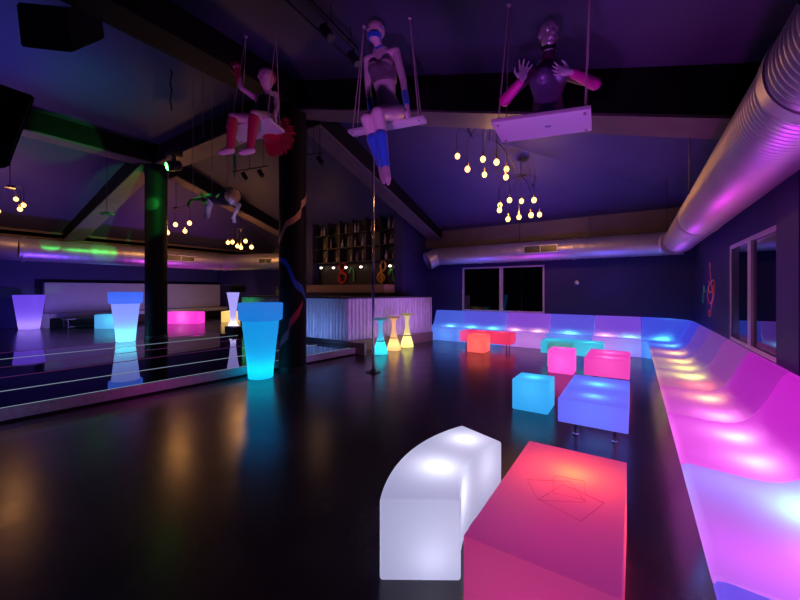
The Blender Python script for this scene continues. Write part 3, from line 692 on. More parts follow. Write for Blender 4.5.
# ================================================================ CHANDELIERS
def ceil_z(x, y): return min(5.33, 3.77 - .297 * x, 3.34 + .345 * (10.2 - y), 3.2 + .86 * (x + 13.4))
def chandelier(canopy, bulbs, D, label, r=.035, power=30, twigs=0, rb=None):
    c_ = V(canopy); zc = ceil_z(c_.x, c_.y)
    t = thing('chandelier', (c_.x, c_.y, c_.z), label, 'chandelier', 'bulb chandeliers hanging from the ceiling')
    m = MB(); m.lathe([(.09, 0), (.10, .02), (.06, .05), (.012, .06)], c_, n=24)
    m.cyl(c_ + V((0, 0, .05)), (c_.x, c_.y, zc - .005), .008, n=8); m.build('canopy', 'darksteel', t)
    n = len(bulbs); mid = V((0, 0, 0))
    for i, (u, v) in enumerate(bulbs):
        Dd = D + .35 * sin(i * 2.4 + 1)
        p = at(u, v, Dd); mid += p / n
        # cord looks like a thin branch arching out of the canopy
        top = V((p.x, p.y, min(c_.z + .02, p.z + .45)))
        m = MB(); m.tube(smooth_path([c_ + V((0, 0, .01)), c_.lerp(top, .5) + V((0, 0, .06)), top, p + V((0, 0, r + .05))]), .005, 6); cd = m.build('cord', 'darksteel', t)
        MB().cyl(p + V((0, 0, r * .8)), p + V((0, 0, r + .06)), .016, n=10).build('socket', 'bulbsock', t)
        MB().lathe([(.004, -r * 1.15), (r * .6, -r), (r, -r * .2), (r * .85, r * .5), (r * .35, r * 1.0)], p, n=14).build('bulb', 'bulb', t)
    rr = random.Random(len(bulbs) * 7 + int(D * 10))
    for k in range(twigs):
        a = rr.uniform(0, 2 * pi); L = rr.uniform(.25, .5); p0 = c_.lerp(mid, .35) + V((cos(a) * .25, sin(a) * .25, 0))
        MB().tube([p0, p0 + V((cos(a) * .08, sin(a) * .08, L * .5)), p0 + V((cos(a) * .04, sin(a) * .1, L))], [.004, .003, .001], 5).build('twig', 'darksteel', t)
    lamp('POINT', mid + V((0, 0, -.0)), (1, .42, .12), power * .3, .12, 'chandelier_lamp')
chandelier(at(487, 118, 6.0), [(457.5, 156), (467.5, 169), (483, 159), (484.5, 174.5), (496.5, 162), (506.5, 169), (506, 177)], 6.0, 'chandelier of seven warm bulbs just below the right swing board', r=.045, power=110, twigs=10)
chandelier(at(521, 177, 7.4), [(500, 205), (499.5, 210), (509.5, 200), (521.5, 201), (534, 200), (508, 219), (519, 217), (531, 215), (539.5, 214.5)], 7.4, 'chandelier of nine warm bulbs in front of the far duct', r=.05, power=110, twigs=12)
chandelier(at(240, 229, 11.6), [(228, 242.5), (232.5, 242), (245.5, 241), (237.5, 246), (251.5, 247), (241, 247.5)], 11.6, 'small chandelier of warm bulbs left of the painted column', r=.06, power=90)
chandelier(at(176, 209, 10.5), [(167.5, 232.5), (175.5, 224.5), (189.5, 223), (185, 231)], 10.5, 'small chandelier of four warm bulbs beside the green-lit column', r=.06, power=80)
chandelier(at(10, 188, 7.6), [(16, 199), (23.5, 205), (20, 209), (-2, 211)], 7.9, 'chandelier of bare warm bulbs at the left edge of the photo', r=.045, power=55)
# swagged cable between the two right chandeliers
tag(MB().tube(smooth_path([at(496, 142, 6.1), at(507, 153, 6.5), at(515, 167, 7.0), at(519, 176, 7.36)]), .014, 6).build('swag_cable', 'darksteel'), 'dark cable looping down to the chandelier by the far duct', 'cable')

# ================================================================ MANNEQUINS
def bake_body(m, name, mat, parent, vox=.009, it=6):
    me = bpy.data.meshes.new('tmp'); bmesh.ops.recalc_face_normals(m.bm, faces=m.bm.faces); m.bm.to_mesh(me); m.bm.free()
    o = bpy.data.objects.new('tmp', me); C.objects.link(o)
    r = o.modifiers.new('r', 'REMESH'); r.mode = 'VOXEL'; r.voxel_size = vox; r.use_smooth_shade = True
    s_ = o.modifiers.new('s', 'SMOOTH'); s_.factor = .5; s_.iterations = it
    dg = bpy.context.evaluated_depsgraph_get(); e = o.evaluated_get(dg)
    me2 = bpy.data.meshes.new_from_object(e); bpy.data.objects.remove(o)
    o0 = ORG[parent.name]
    for v in me2.vertices: v.co -= o0
    for p in me2.polygons: p.use_smooth = True
    me2.materials.clear(); me2.materials.append(M[mat]); me2.name = name
    o2 = bpy.data.objects.new(name, me2); C.objects.link(o2); o2.parent = parent; ORG[o2.name] = o0
    return o2
def head(m, c, fw, up, h=.125, w=.085):
    """skull, jaw, nose, lips, ears, eye sockets as raised forms; fw/up unit vectors"""
    fw = V(fw).normalized(); up = V(up); up = (up - fw * up.dot(fw)).normalized(); sd = fw.cross(up).normalized()
    rot = Matrix((sd, fw, up)).transposed(); c = V(c)
    P = lambda x, y, z_: c + sd * x * h + fw * y * h + up * z_ * h
    m.ball(P(0, -.1, .2), h * .80, 24, (.82, 1.0, .95), rot)
    m.ball(P(0, .12, -.15), h * .72, 24, (.78, .85, 1.05), rot)
    m.ball(P(0, .38, -.62), h * .3, 16, (1.1, .9, .9), rot)
    m.cap(P(0, .72, .08), P(0, .86, -.18), h * .05, h * .09, 10)
    m.ball(P(0, .66, -.40), h * .16, 12, (1.4, .8, .55), rot)
    for s_ in (-1, 1):
        m.ball(P(s_ * .27, .60, .08), h * .14, 12, (1.3, .8, .7), rot)
        m.ball(P(s_ * .28, .60, .24), h * .13, 12, (1.7, .8, .5), rot)
        m.ball(P(s_ * .66, -.05, -.05), h * .2, 12, (.35, .7, 1.1), rot)
def hand(m, wrist, dirn, side, palmn, s_=1., curl=.35, spread=.25):
    d_ = V(dirn).normalized(); sd = V(side); sd = (sd - d_ * sd.dot(d_)).normalized(); pn = sd.cross(d_).normalized()
    if pn.dot(V(palmn)) < 0: pn = -pn
    w = V(wrist); k = s_
    rot = Matrix((sd, d_, pn)).transposed()
    m.ball(w + d_ * .05 * k, .05 * k, 14, (.85, 1.05, .36), rot); m.cap(w, w + d_ * .03 * k, .022 * k, .025 * k, 10)
    L = [.075, .085, .08, .062]
    for i in range(4):
        off = (i - 1.5) * .021 * k; b0 = w + d_ * .088 * k + sd * off
        fd = (d_ + sd * (i - 1.5) * spread * .5).normalized(); l = L[i] * k
        p1 = b0 + (fd * cos(curl * .5) + pn * sin(curl * .5)) * l * .45
        p2 = p1 + (fd * cos(curl * 1.4) + pn * sin(curl * 1.4)) * l * .32
        p3 = p2 + (fd * cos(curl * 2.2) + pn * sin(curl * 2.2)) * l * .25
        m.cap(b0, p1, .0105 * k, .0095 * k, 8); m.cap(p1, p2, .0095 * k, .0085 * k, 8); m.cap(p2, p3, .0085 * k, .007 * k, 8)
    t0 = w + d_ * .03 * k - sd * .03 * k; t1 = t0 + (d_ * .6 - sd * .8).normalized() * .045 * k; t2 = t1 + (d_ * .85 - sd * .35 + pn * .3).normalized() * .035 * k
    m.cap(t0, t1, .014 * k, .011 * k, 8); m.cap(t1, t2, .011 * k, .008 * k, 8)
def foot(m, ankle, dirn, L=.2, k=1.):
    a = V(ankle); d_ = V(dirn).normalized()
    m.cap(a, a + d_ * L * .25 - V((0, 0, 0)), .04 * k, .042 * k); m.cap(a + d_ * L * .25, a + d_ * L * .75, .042 * k, .036 * k); m.cap(a + d_ * L * .75, a + d_ * L, .034 * k, .02 * k)
    m.ball(a - d_ * .02, .042 * k, 12)

def swing(board_pts, hooks, label, thick=.035):
    """board_pts: near-left, near-right, far-right, far-left on the underside"""
    P = [V(p) for p in board_pts]; z_ = sum(p.z for p in P) / 4
    c_ = sum(P, V()) / 4
    t = thing('swing', (c_.x, c_.y, z_), label, 'swing', 'white board swings hung on ropes')
    m = MB(); m.prism([(p.x, p.y) for p in P], z_, z_ + thick, .006, 2); m.build('board', 'board', t, smooth=False)
    ends = [(P[0].lerp(P[1], .06), P[3].lerp(P[2], .06)), (P[1].lerp(P[0], .06), P[2].lerp(P[3], .06))]
    for (n_, f_), hk in zip(ends, hooks):
        hk = V(hk)
        for e in (n_.lerp(f_, .12), f_.lerp(n_, .12)):
            e = V((e.x, e.y, z_ - .006))
            m = MB(); m.tube([e, hk], .0065, 6); m.ball(e, .013, 8); m.build('rope', 'rope', t)
        m = MB(); m.lathe([(.02, 0), (.02, .015)], hk + V((0, 0, .0)), n=12); m.cyl(hk, (hk.x, hk.y, ceil_z(hk.x, hk.y) - .002), .012, n=8); m.ball(hk, .02, 10); m.build('ceiling_hook', 'frame', t)
    return z_ + thick

# --- middle swing
bl = at(350, 133, 4.05); br = at(425, 121, 3.72); dirb = (br - bl).normalized(); perp = V((dirb.y, -dirb.x, 0)).normalized()  # toward camera side
zb = 3.27
q = [V((p.x, p.y, zb)) for p in (bl + perp * .055, br + perp * .055, br - perp * .075, bl - perp * .075)]
h1 = at(364, 27, 4.1); h2 = at(410, 18, 3.74)
zs = swing(q, [h1, h2], 'middle white board swing carrying the mannequin in blue socks')
mid = bl.lerp(br, .55)
t = thing('mannequin', (mid.x, mid.y, zs), 'bald mannequin in a sequin top and blue socks sitting on the middle swing', 'mannequin')
m = MB()
S = lambda u, v, D=3.86: at(u, v, D)
hipc = S(390, 114, 3.84); hipc.z = zs + .10
lat = dirb
# torso
m.ball(hipc, .15, 20, (1.05, .85, .72), Matrix((dirb, -perp, V((0, 0, 1)))).transposed())
waist = S(386, 95, 3.86); chest = S(383, 72, 3.88); nb = S(380.5, 52, 3.9)
Rb_ = Matrix((dirb, -perp, V((0, 0, 1)))).transposed()
for k in range(9):
    s_ = k / 8; m.ball(hipc.lerp(waist, s_), .15 - .045 * s_, 16, (1.0, .78, .5), Rb_)
for k in range(9):
    s_ = k / 8; m.ball(waist.lerp(chest, s_), .105 + .035 * s_, 16, (1.05, .8, .5), Rb_)
sL = S(367.5, 60, 3.92); sR = S(396, 52, 3.84)
for k in range(9):
    s_ = k / 8; m.ball(chest.lerp(nb, s_), .14 - .035 * s_, 16, (1.0, .65, .5), Rb_)
m.cap(sL, sR, .05, .052); m.cap(nb, nb + V((0, 0, .02)), .07, .05)
for s_ in (-1, 1): m.ball(chest + perp * .085 + dirb * (.07 * s_) + V((0, 0, .01)), .068, 16)
hd = S(375.5, 32, 3.82); m.cap(nb, hd - V((0, 0, .05)), .05, .045)
head(m, hd, perp + dirb * -.55 + V((0, 0, -.12)), (0, 0, 1), .128)
# arms
eR = S(403, 80, 3.80); wR = S(406.5, 104, 3.70); m.cap(sR, eR, .048, .038); m.cap(eR, wR, .038, .027)
hand(m, wR, V((.25, .12, -.9)) + perp * .25, perp, -dirb, 1.05, .6)
eL = S(368, 88, 3.98); wL = S(371, 110, 3.93); m.cap(sL, eL, .046, .037); m.cap(eL, wL, .037, .026)
hand(m, wL, V((0, 0, -1)) + perp * .1, perp, dirb, 1.0, .5)
# legs: knees toward the camera, shins hanging
kR = S(377.5, 113, 3.42); kL = S(366.5, 119, 3.46)
hR = hipc + dirb * .08; hL = hipc - dirb * .08
m.cap(hR, kR, .092, .062); m.cap(hL, kL, .09, .06)
aR = S(385, 166, 3.50); aL = S(382, 166, 3.56)
cR = kR.lerp(aR, .3) - perp * .02; cL = kL.lerp(aL, .3) - perp * .02
m.cap(kR, cR, .062, .058); m.cap(cR, aR, .058, .036); m.cap(kL, cL, .06, .056); m.cap(cL, aL, .056, .036)
fR = S(388.5, 185, 3.44); fL = S(384, 183, 3.50)
foot(m, aR, fR - aR, .2); foot(m, aL, fL - aL, .19)
bake_body(m, 'body', 'skin', t)
m = MB()
for k in range(7):
    s_ = .55 + .5 * k / 6; m.ball(waist.lerp(chest, s_), .119 + .035 * s_, 20, (1.05, .86, .28), Rb_)
for s_ in (-1, 0, 1): m.ball(chest + perp * (.085 - .012 * (s_ == 0)) + dirb * (.062 * s_) + V((0, 0, -.012)), .076, 18, (1, 1, .85))
bake_body(m, 'sequin_top', 'sequin', t, .012, 3)['label'] = 'sparkling dark sequin bandeau top'
m = MB()
for k_, a_ in ((kR, aR), (kL, aL)): 
    m.cap(k_.lerp(a_, .42), k_.lerp(a_, .72), .066, .056); m.cap(k_.lerp(a_, .72), k_.lerp(a_, 1.02), .056, .047)
bake_body(m, 'sock', 'blue', t, .01, 3)['label'] = 'blue knitted leg warmers'
m = MB(); m.cap(eR.lerp(wR, .55), wR, .037, .034); bake_body(m, 'wristband', 'blue', t, .01, 2)['label'] = 'blue wristband'
m = MB(); m.cap(eL.lerp(wL, .55), wL, .036, .033); bake_body(m, 'wristband', 'blue', t, .01, 2)
m = MB(); m.cyl(nb.lerp(hd, .05), nb.lerp(hd, .28), .066, .06, 20); m.build('collar', 'blue', t)
m = MB(); m.lathe([(.058, -.02), (.07, -.018), (.08, .018), (.07, .02)], hd + V((0, 0, -.082)) + perp * .03, (0, 0, 1), n=28, caps=False).build('face_band', 'blue', t)

# --- right swing: torso mannequin
zb = 2.97
q = [V((*at(u, v, (zb - 1.5) * FPX / (290 - v)).xy, zb)) for u, v in ((491, 123), (591, 109), (592, 131), (502, 143))]
h1 = at(509, 5, 3.18); h2v = at(590, -14, 2.76)
zs = swing(q, [h1, h2v], 'right white board swing carrying the mannequin with magenta sleeves')
mid = (q[0] + q[1] + q[2] + q[3]) / 4
t = thing('mannequin', (mid.x, mid.y, zs), 'silver-headed mannequin with magenta sleeves and raised hands on the right swing', 'mannequin')
S = lambda u, v, D=3.18: at(u, v, D)
lat = RGT.copy(); fwd = -FWD
Rb_ = Matrix((lat, FWD, V((0, 0, 1)))).transposed()
base = S(548, 116, 3.2); base.z = zs + .02; wa = S(548, 98); ch = S(548, 80); nb = S(548.5, 63)
m = MB()
for k in range(8): m.ball(base.lerp(wa, k / 7), .135 - .02 * k / 7, 18, (1.05, .75, .4), Rb_)
for k in range(8): m.ball(wa.lerp(ch, k / 7), .115 + .045 * k / 7, 18, (1.02, .72, .45), Rb_)
for k in range(8): m.ball(ch.lerp(nb, k / 7), .16 - .07 * k / 7, 18, (1.05, .58, .45), Rb_)
for s_ in (-1, 1): m.ball(ch + lat * (.07 * s_) + fwd * .075 + V((0, 0, -.005)), .068, 16)
sL = S(530, 74); sR = S(567, 74); m.cap(sL, sR, .05, .05)
# flat bottom resting on the board
hd = S(548.5, 35, 3.15)
m.cap(nb, hd - V((0, 0, .06)), .055, .045)
eL = S(505, 100, 3.12); wL = S(521, 81, 2.95); eR = S(595, 84, 3.1); wR = S(571, 72, 2.93)
m.cap(sL, eL, .045, .036); m.cap(eL, wL, .036, .026); m.cap(sR, eR, .045, .036); m.cap(eR, wR, .036, .026)
hand(m, wL, V((0, 0, 1)) + RGT * .25, RGT, fwd, 1.0, .2, .55)
hand(m, wR, -RGT + V((0, 0, .12)), V((0, 0, -1)), fwd, 1.0, .25, .4)
bake_body(m, 'body', 'skinwhite', t, .008, 3)
m = MB(); head(m, hd, fwd + V((0, 0, -.2)), (0, 0, 1), .125); bake_body(m, 'head', 'silver', t, .006, 3)['label'] = 'shiny silver masked head'
m = MB(); m.cap(eL, eL.lerp(wL, .92), .052, .036); bake_body(m, 'sleeve', 'magenta', t, .01, 2)['label'] = 'bright magenta sleeve'
m = MB(); m.cap(eR, eR.lerp(wR, .92), .052, .038); bake_body(m, 'sleeve', 'magenta', t, .01, 2)['label'] = 'bright magenta sleeve'
m = MB()
for k in range(8): m.ball(base.lerp(wa, k / 7), .142 - .02 * k / 7, 18, (1.05, .76, .4), Rb_)
for k in range(8): m.ball(wa.lerp(ch, k / 7), .122 + .044 * k / 7, 18, (1.02, .73, .45), Rb_)
for s_ in (-1, 1): m.ball(ch + lat * (.07 * s_) + fwd * .078 + V((0, 0, -.005)), .073, 16)
bake_body(m, 'bodice', 'shimmer', t, .01, 3)['label'] = 'shimmering blue-violet bodice'
m = MB()
for k in range(6): m.ball(ch.lerp(nb, .25 + .75 * k / 5), .158 - .07 * (.25 + .75 * k / 5), 18, (1.07, .62, .45), Rb_)
m.cap(sL, sR, .056, .056); m.cap(sL, sL.lerp(eL, .6), .054, .046); m.cap(sR, sR.lerp(eR, .6), .054, .046); m.cap(nb, nb.lerp(hd, .35), .064, .055)
bake_body(m, 'mesh_top', 'mesh', t, .01, 3)['label'] = 'dark mesh yoke over the shoulders'
m = MB(); m.cyl(nb.lerp(hd, .42), nb.lerp(hd, .56), .062, .062, 20).build('choker', 'doll_black', t)

# --- left swing: red costume
zb = 3.76
q = [V((*at(u, v, (zb - 1.5) * FPX / (290 - v)).xy, zb)) for u, v in ((226, 128), (267.5, 118.5), (285, 132.8), (240, 144))]
h1 = at(246, 37, 5.12); h2 = at(276, 35, 4.9)
zs = swing(q, [h1, h2], 'left white board swing carrying the mannequin in red')
t = thing('mannequin', (*((q[0] + q[2]) / 2).xy, zs), 'mannequin in red costume with one raised arm and feather skirt on the left swing', 'mannequin')
S = lambda u, v, D=4.95: at(u, v, D)
fwd = (-FWD - RGT * .55).normalized(); lat = V((-fwd.y, fwd.x, 0))
Rb_ = Matrix((lat, fwd, V((0, 0, 1)))).transposed()
base = S(264, 118, 5.0); base.z = zs + .11; ch = S(266, 101, 5.0); nb = S(267, 92, 4.98)
m = MB()
for k in range(8): m.ball(base.lerp(ch, k / 7), .135 - .01 * (1 - abs(k - 4) / 4), 16, (1.05, .8, .5), Rb_)
for k in range(6): m.ball(ch.lerp(nb, k / 5), .13 - .05 * k / 5, 16, (1.05, .65, .5), Rb_)
hd = S(266.5, 79, 4.9); m.cap(nb, hd, .045, .045)
sA = S(257, 99, 4.95); sB = S(275, 95, 5.02); m.cap(sA, sB, .05, .05)
eA = S(241.5, 88, 4.85); wA = S(238.5, 76, 4.85); m.cap(sA, eA, .042, .035); m.cap(eA, wA, .036, .027)
hand(m, wA, V((0, 0, 1)) - RGT * .2, RGT, -FWD, .95, .25, .4)
eB = S(277, 105, 4.98); wB = S(275.5, 113, 4.9); m.cap(sB, eB, .042, .035); m.cap(eB, wB, .036, .027); hand(m, wB, V((-.1, -.1, -1)), lat, -lat, .9, .6)
k1 = S(233, 117, 4.7); k2 = S(254.5, 114, 4.62); a1_ = S(230, 149, 4.75); a2_ = S(250.5, 149, 4.66)
m.cap(base - lat * .07, k1, .085, .058); m.cap(base + lat * .07, k2, .085, .058)
m.cap(k1, a1_, .056, .036); m.cap(k2, a2_, .056, .036)
bake_body(m, 'body', 'skin', t, .011, 4)
m = MB(); head(m, hd, -FWD * .8 - RGT * .3 + V((0, 0, -.35)), (0, 0, 1), .15); bake_body(m, 'head', 'skin', t, .008, 2)
m = MB(); m.ball(hd + V((0, 0, .045)) + FWD * .035, .118, 20, (1, 1, .9)); bake_body(m, 'cap', 'red', t, .01, 2)
m = MB(); m.cap(k1.lerp(a1_, .12), k1.lerp(a1_, .5), .068, .062); m.cap(k1.lerp(a1_, .5), a1_, .062, .045); bake_body(m, 'legging', 'red', t, .01, 2)['label'] = 'red glitter legging'
m = MB(); m.cap(k2.lerp(a2_, .12), k2.lerp(a2_, .5), .068, .062); m.cap(k2.lerp(a2_, .5), a2_, .062, .045); bake_body(m, 'legging', 'red', t, .01, 2)
for a_ in (a1_, a2_):
    m = MB(); foot(m, a_ + V((0, 0, -.02)), -RGT * .6 - FWD * .6 + V((0, 0, -.45)), .15, 1.1); bake_body(m, 'shoe', 'skinwhite', t, .01, 2)
m = MB(); m.cap(wA - V((0, 0, .08)), wA, .035, .034); hand(m, wA, V((0, 0, 1)) - RGT * .2, RGT, -FWD, 1.1, .25, .4); bake_body(m, 'glove', 'red', t, .009, 1)['label'] = 'red glove on the raised hand'
m = MB()
for k in range(6): m.ball(base.lerp(ch, k / 5), .145, 16, (1.05, .82, .5), Rb_)
bake_body(m, 'bodice', 'doll_black', t, .012, 2)
# feather skirt: many fine curved quills fanning down behind the board
m = MB(); rr = random.Random(5); fc = at(273, 131, 5.3)
for k in range(900):
    a = rr.uniform(-pi, pi); el_ = rr.uniform(-1.4, .9); L = rr.uniform(.17, .27)
    dv = (lat * cos(a) * cos(el_) * 1.0 + FWD * (abs(sin(a)) * cos(el_)) + RGT * .25 * cos(el_) + V((0, 0, sin(el_)))).normalized()
    p0 = fc + dv * .06; p1 = p0 + dv * L * .6; p2 = p0 + dv * L + V((0, 0, -.05)) + V([rr.uniform(-.02, .02) for _ in range(3)])
    m.tube([p0, p1, p2], [.009, .012, .002], 4)
m.ball(fc, .19, 18, (1.1, 1, .9)); o = m.build('feather_skirt', 'feather', t); o['label'] = 'fluffy red feather skirt'

# --- flying doll
t = thing('flying_mannequin', tuple(at(216, 205, 6.4)), 'small flying mannequin in black with green-lit legs hung from the ceiling', 'mannequin')
S = lambda u, v, D=6.4: at(u, v, D)
m = MB(); Rb_ = Matrix((RGT, FWD, V((0, 0, 1)))).transposed()
hp = S(208, 199, 6.5); chs = S(226, 199, 6.3); hd = S(232, 197.5, 6.15)
for k in range(9): m.ball(hp.lerp(chs, k / 8), .10 + .03 * k / 8, 16, (1, .8, .75), Rb_)
m.cap(chs, hd, .07, .05)
m.cap(S(210, 201), S(208, 208, 6.3), .07, .06); m.cap(S(208, 208, 6.3), S(207, 217, 6.3), .058, .045)
m.cap(S(232, 202, 6.2), S(239, 205, 6.15), .05, .04); m.cap(S(239, 205, 6.15), S(234, 216, 6.1), .038, .025)
hand(m, S(234, 215.5, 6.1), V((0, 0, -1)), RGT, FWD, .8, .4)
bake_body(m, 'body', 'skinwhite', t, .013, 3)
m = MB()
for k in range(9): m.ball(hp.lerp(chs, k / 8), .115 + .035 * k / 8, 16, (1, .82, .8), Rb_)
m.cap(S(215, 196), S(224, 192), .08, .03); m.cap(chs, S(233, 202, 6.2), .08, .055)
bake_body(m, 'costume', 'doll_black', t, .013, 2)
m = MB(); m.cap(S(207, 198, 6.5), S(199, 199, 6.55), .05, .035); m.cap(S(199, 199, 6.55), S(191, 200, 6.6), .032, .025); m.cap(S(191, 200, 6.6), S(188.5, 205, 6.6), .025, .03)
m.cap(S(206, 197, 6.4), S(201, 194.5, 6.4), .035, .02); m.cap(S(201, 194.5, 6.4), S(204, 191, 6.4), .02, .012); m.cap(S(206, 203, 6.3), S(203, 203, 6.3), .035, .03)
bake_body(m, 'green_leg', 'greenlit', t, .009, 1)['label'] = 'legs and ribbons in a green-lit colour'
m = MB(); head(m, hd, -FWD + V((0, 0, -.25)), (0, 0, 1), .13); bake_body(m, 'head', 'skinwhite', t, .01, 3)
m = MB(); m.ball(hd + V((0, 0, .035)) + FWD * .02, .135, 18, (1.05, .95, .95)); bake_body(m, 'wig', 'amberhair', t, .014, 1)['label'] = 'pale amber wig'
m = MB(); m.tube([S(224, 189), S(230, 187.5, 6.3), S(238, 191, 6.2)], .018, 8); m.tube([S(216, 197, 6.2), S(219, 194, 6.2)], .018, 8); m.build('green_trim', 'greenlit', t)
for u, v, u2, v2 in ((193, 199, 193.5, 100), (212, 195, 214, 96), (228, 193, 228, 94)):
    p = S(u, v, 6.5); q_ = V((p.x, p.y, ceil_z(p.x, p.y) - .003)); MB().tube([p, q_], .004, 5).build('suspension_wire', 'rope', t)

# ================================================================ SPEAKERS, LIGHT FIXTURES, PIPES
def speaker(pts_front, depth_dir, label, bracket):
    """cabinet from four front corners pushed along depth_dir, tapering"""
    P = [V(p) for p in pts_front]; dd = V(depth_dir); c_ = sum(P, V()) / 4
    t = thing('loudspeaker', tuple(c_), label, 'loudspeaker')
    Bk = [c_ + (p - c_) * .72 + dd for p in P]
    m = MB(); vs = [m.bm.verts.new(p) for p in P]; ws = [m.bm.verts.new(p) for p in Bk]
    m.bm.faces.new(vs); m.bm.faces.new(list(reversed(ws)))
    for i in range(4): m.bm.faces.new((vs[i], ws[i], ws[(i + 1) % 4], vs[(i + 1) % 4]))
    bmesh.ops.recalc_face_normals(m.bm, faces=m.bm.faces)
    bmesh.ops.bevel(m.bm, geom=list(m.bm.edges), offset=.02, segments=2, affect='EDGES')
    m.build('cabinet', 'blackplastic', t)
    n_ = (P[1] - P[0]).cross(P[3] - P[0]).normalized()
    if n_.dot(dd) > 0: n_ = -n_
    G = [c_ + (p - c_) * .88 + n_ * .012 for p in P]
    m = MB(); vs = [m.bm.verts.new(p) for p in G]; ws = [m.bm.verts.new(p - n_ * .02) for p in G]
    m.bm.faces.new(vs); m.bm.faces.new(list(reversed(ws)))
    for i in range(4): m.bm.faces.new((vs[i], ws[i], ws[(i + 1) % 4], vs[(i + 1) % 4]))
    m.build('grille', 'black', t)
    bq = V((bracket[0], bracket[1], 5.32))
    MB().tube([c_ + dd * .6, bq], .02, 8).build('bracket', 'darksteel', t)
speaker([at(20, 47, 4.4), at(72, 53, 4.3), at(64, 8, 4.1), at(15, 2, 4.2)], at(88, 22, 4.9) - at(44, 27, 4.3), 'black hanging loudspeaker near the top left corner of the photo', at(60, -40, 5.0).xy)
speaker([at(-14, 170, 3.9), at(9, 168, 3.8), at(36, 96, 3.7), at(-10, 80, 3.8)], at(-8, 122, 4.6) - at(5, 128, 3.8), 'larger black hanging loudspeaker cut by the left photo edge', at(-14, 100, 4.5).xy)

# green moving head on the tie beam beside the left column
hp = at(174, 166, 8.2)
t = thing('moving_head_light', tuple(hp), 'moving head stage light shining green beside the left column', 'stage light')
MB().cyl((hp.x, hp.y, 4.72), (hp.x, hp.y, hp.z + .32), .05, n=16).build('mount', 'darksteel', t)
MB().box(hp + V((-.15, -.13, .2)), hp + V((.15, .13, .34)), .02, 2).build('base_housing', 'blackplastic', t)
dl = (at(158, 176, 9.0) - hp).normalized(); dl = (-FWD * .6 - RGT * .7 + V((0, 0, -.25))).normalized()
for s_ in (-1, 1):
    sd = dl.cross(V((0, 0, 1))).normalized() * s_ * .13; MB().box(hp + sd + V((-.02, -.02, -.08)), hp + sd + V((.02, .02, .22)), .008, 1).build('yoke_arm', 'blackplastic', t)
MB().lathe([(.07, -.16), (.11, -.12), (.115, .08), (.10, .14)], hp, dl, n=24).build('lamp_head', 'blackplastic', t)
MB().lathe([(.085, .141), (.085, .15), (.05, .165)], hp, dl, n=24).build('lens', 'greenlens', t)
# green beams of that fixture; some spots are added beside it, off its lens
src = hp + V((.0, -.25, -.1))
def gspot(target, ang, power, col=(.05, 1, .12), s0=None, soft=.02, blend=.4):
    s0 = s0 or src; return lamp('SPOT', s0, col, power, soft, 'stage_spot', V(target) - V(s0), ang, blend)
gspot((-10.75, 4.2, 3.5), 34, 150, s0=at(185, 178, 8.4)); gspot((-10.75, 4.2, 4.2), 34, 110, s0=at(185, 178, 8.4))
gspot(at(205, 199, 6.5), 9, 70, s0=at(160, 150, 7.6), blend=.8)
gspot((-13.0, 3.9, 2.5), 9, 320); gspot((-17.9, 6.4, 2.0), 10, 500); gspot((-13.0, 2.7, 2.6), 6, 160)
gspot((-10.95, 2.6, 5.0), 30, 110, s0=at(150, 178, 7.6))

# small hanging laser fixture
lp_ = at(107, 214, 9.2)
t = thing('laser_fixture', tuple(lp_), 'small disc-shaped light fixture hanging on a wire, tinted green', 'stage light')
MB().lathe([(.05, -.04), (.14, -.02), (.15, .01), (.08, .04), (.02, .06)], lp_, n=24).build('housing', pbr('green_tinted_housing', (.05, .25, .08), .4), t)
MB().cyl(lp_ + V((0, 0, .05)), (lp_.x, lp_.y, ceil_z(lp_.x, lp_.y) - .004), .008, n=6).build('suspension_wire', 'darksteel', t)

# lighting rails with track spots
def under(u, v, gap):
    lo, hi = .5, 12.
    for _ in range(40):
        D = (lo + hi) / 2; p = at(u, v, D)
        if p.z < ceil_z(p.x, p.y) - gap: lo = D
        else: hi = D
    return at(u, v, lo)
def rail(p, q, label, spots, r=.022):
    p = V(p); q = V(q); t = thing('lighting_rail', tuple((p + q) / 2), label, 'lighting rail')
    MB().cyl(p, q, r, n=12).build('rail', 'blackplastic', t)
    for s_ in (.12, .5, .88):
        w = p.lerp(q, s_); zc = ceil_z(w.x, w.y)
        if zc - .01 > w.z: MB().cyl(w, (w.x, w.y, zc - .004), .006, n=6).build('hanger_wire', 'darksteel', t)
    for s_ in spots:
        w = p.lerp(q, s_)
        o = MB(); o.cyl(w, w + V((0, 0, -.09)), .014, n=8); sp = o.build('spot_bracket', 'darksteel', t)
        MB().lathe([(.03, -.09), (.05, -.07), (.055, .08), (.045, .09)], w + V((0, 0, -.14)), (.5, .2, -.8), n=16).build('spot_head', 'blackplastic', sp)
rail(at(18, 157, 8.6), at(146, 192, 10.6), 'black lighting rail with spots below the left ceiling', (.12, .22, .5))
rail(at(0, 176, 8.6), at(75, 190, 9.8), 'thin black rail below the spot rail at far left', (), .012)
rail(under(275, -10, .06), under(362, 72, .06), 'thin dark pipe running across the ceiling left of the middle swing', (), .014)
rail(under(300, -8, .2), under(356, 49, .2), 'dark lighting rail with small spots beside the middle swing ceiling', (.42, .95), .03)
rail(at(232, 172, 8.6), at(268, 166, 8.2), 'short dark rail with two spots left of the painted column', (.35, .8), .015)
rail(at(305, 155, 6.9), at(322, 153, 6.8), 'short dark arm with one small spot right of the painted column', (.9,), .01)
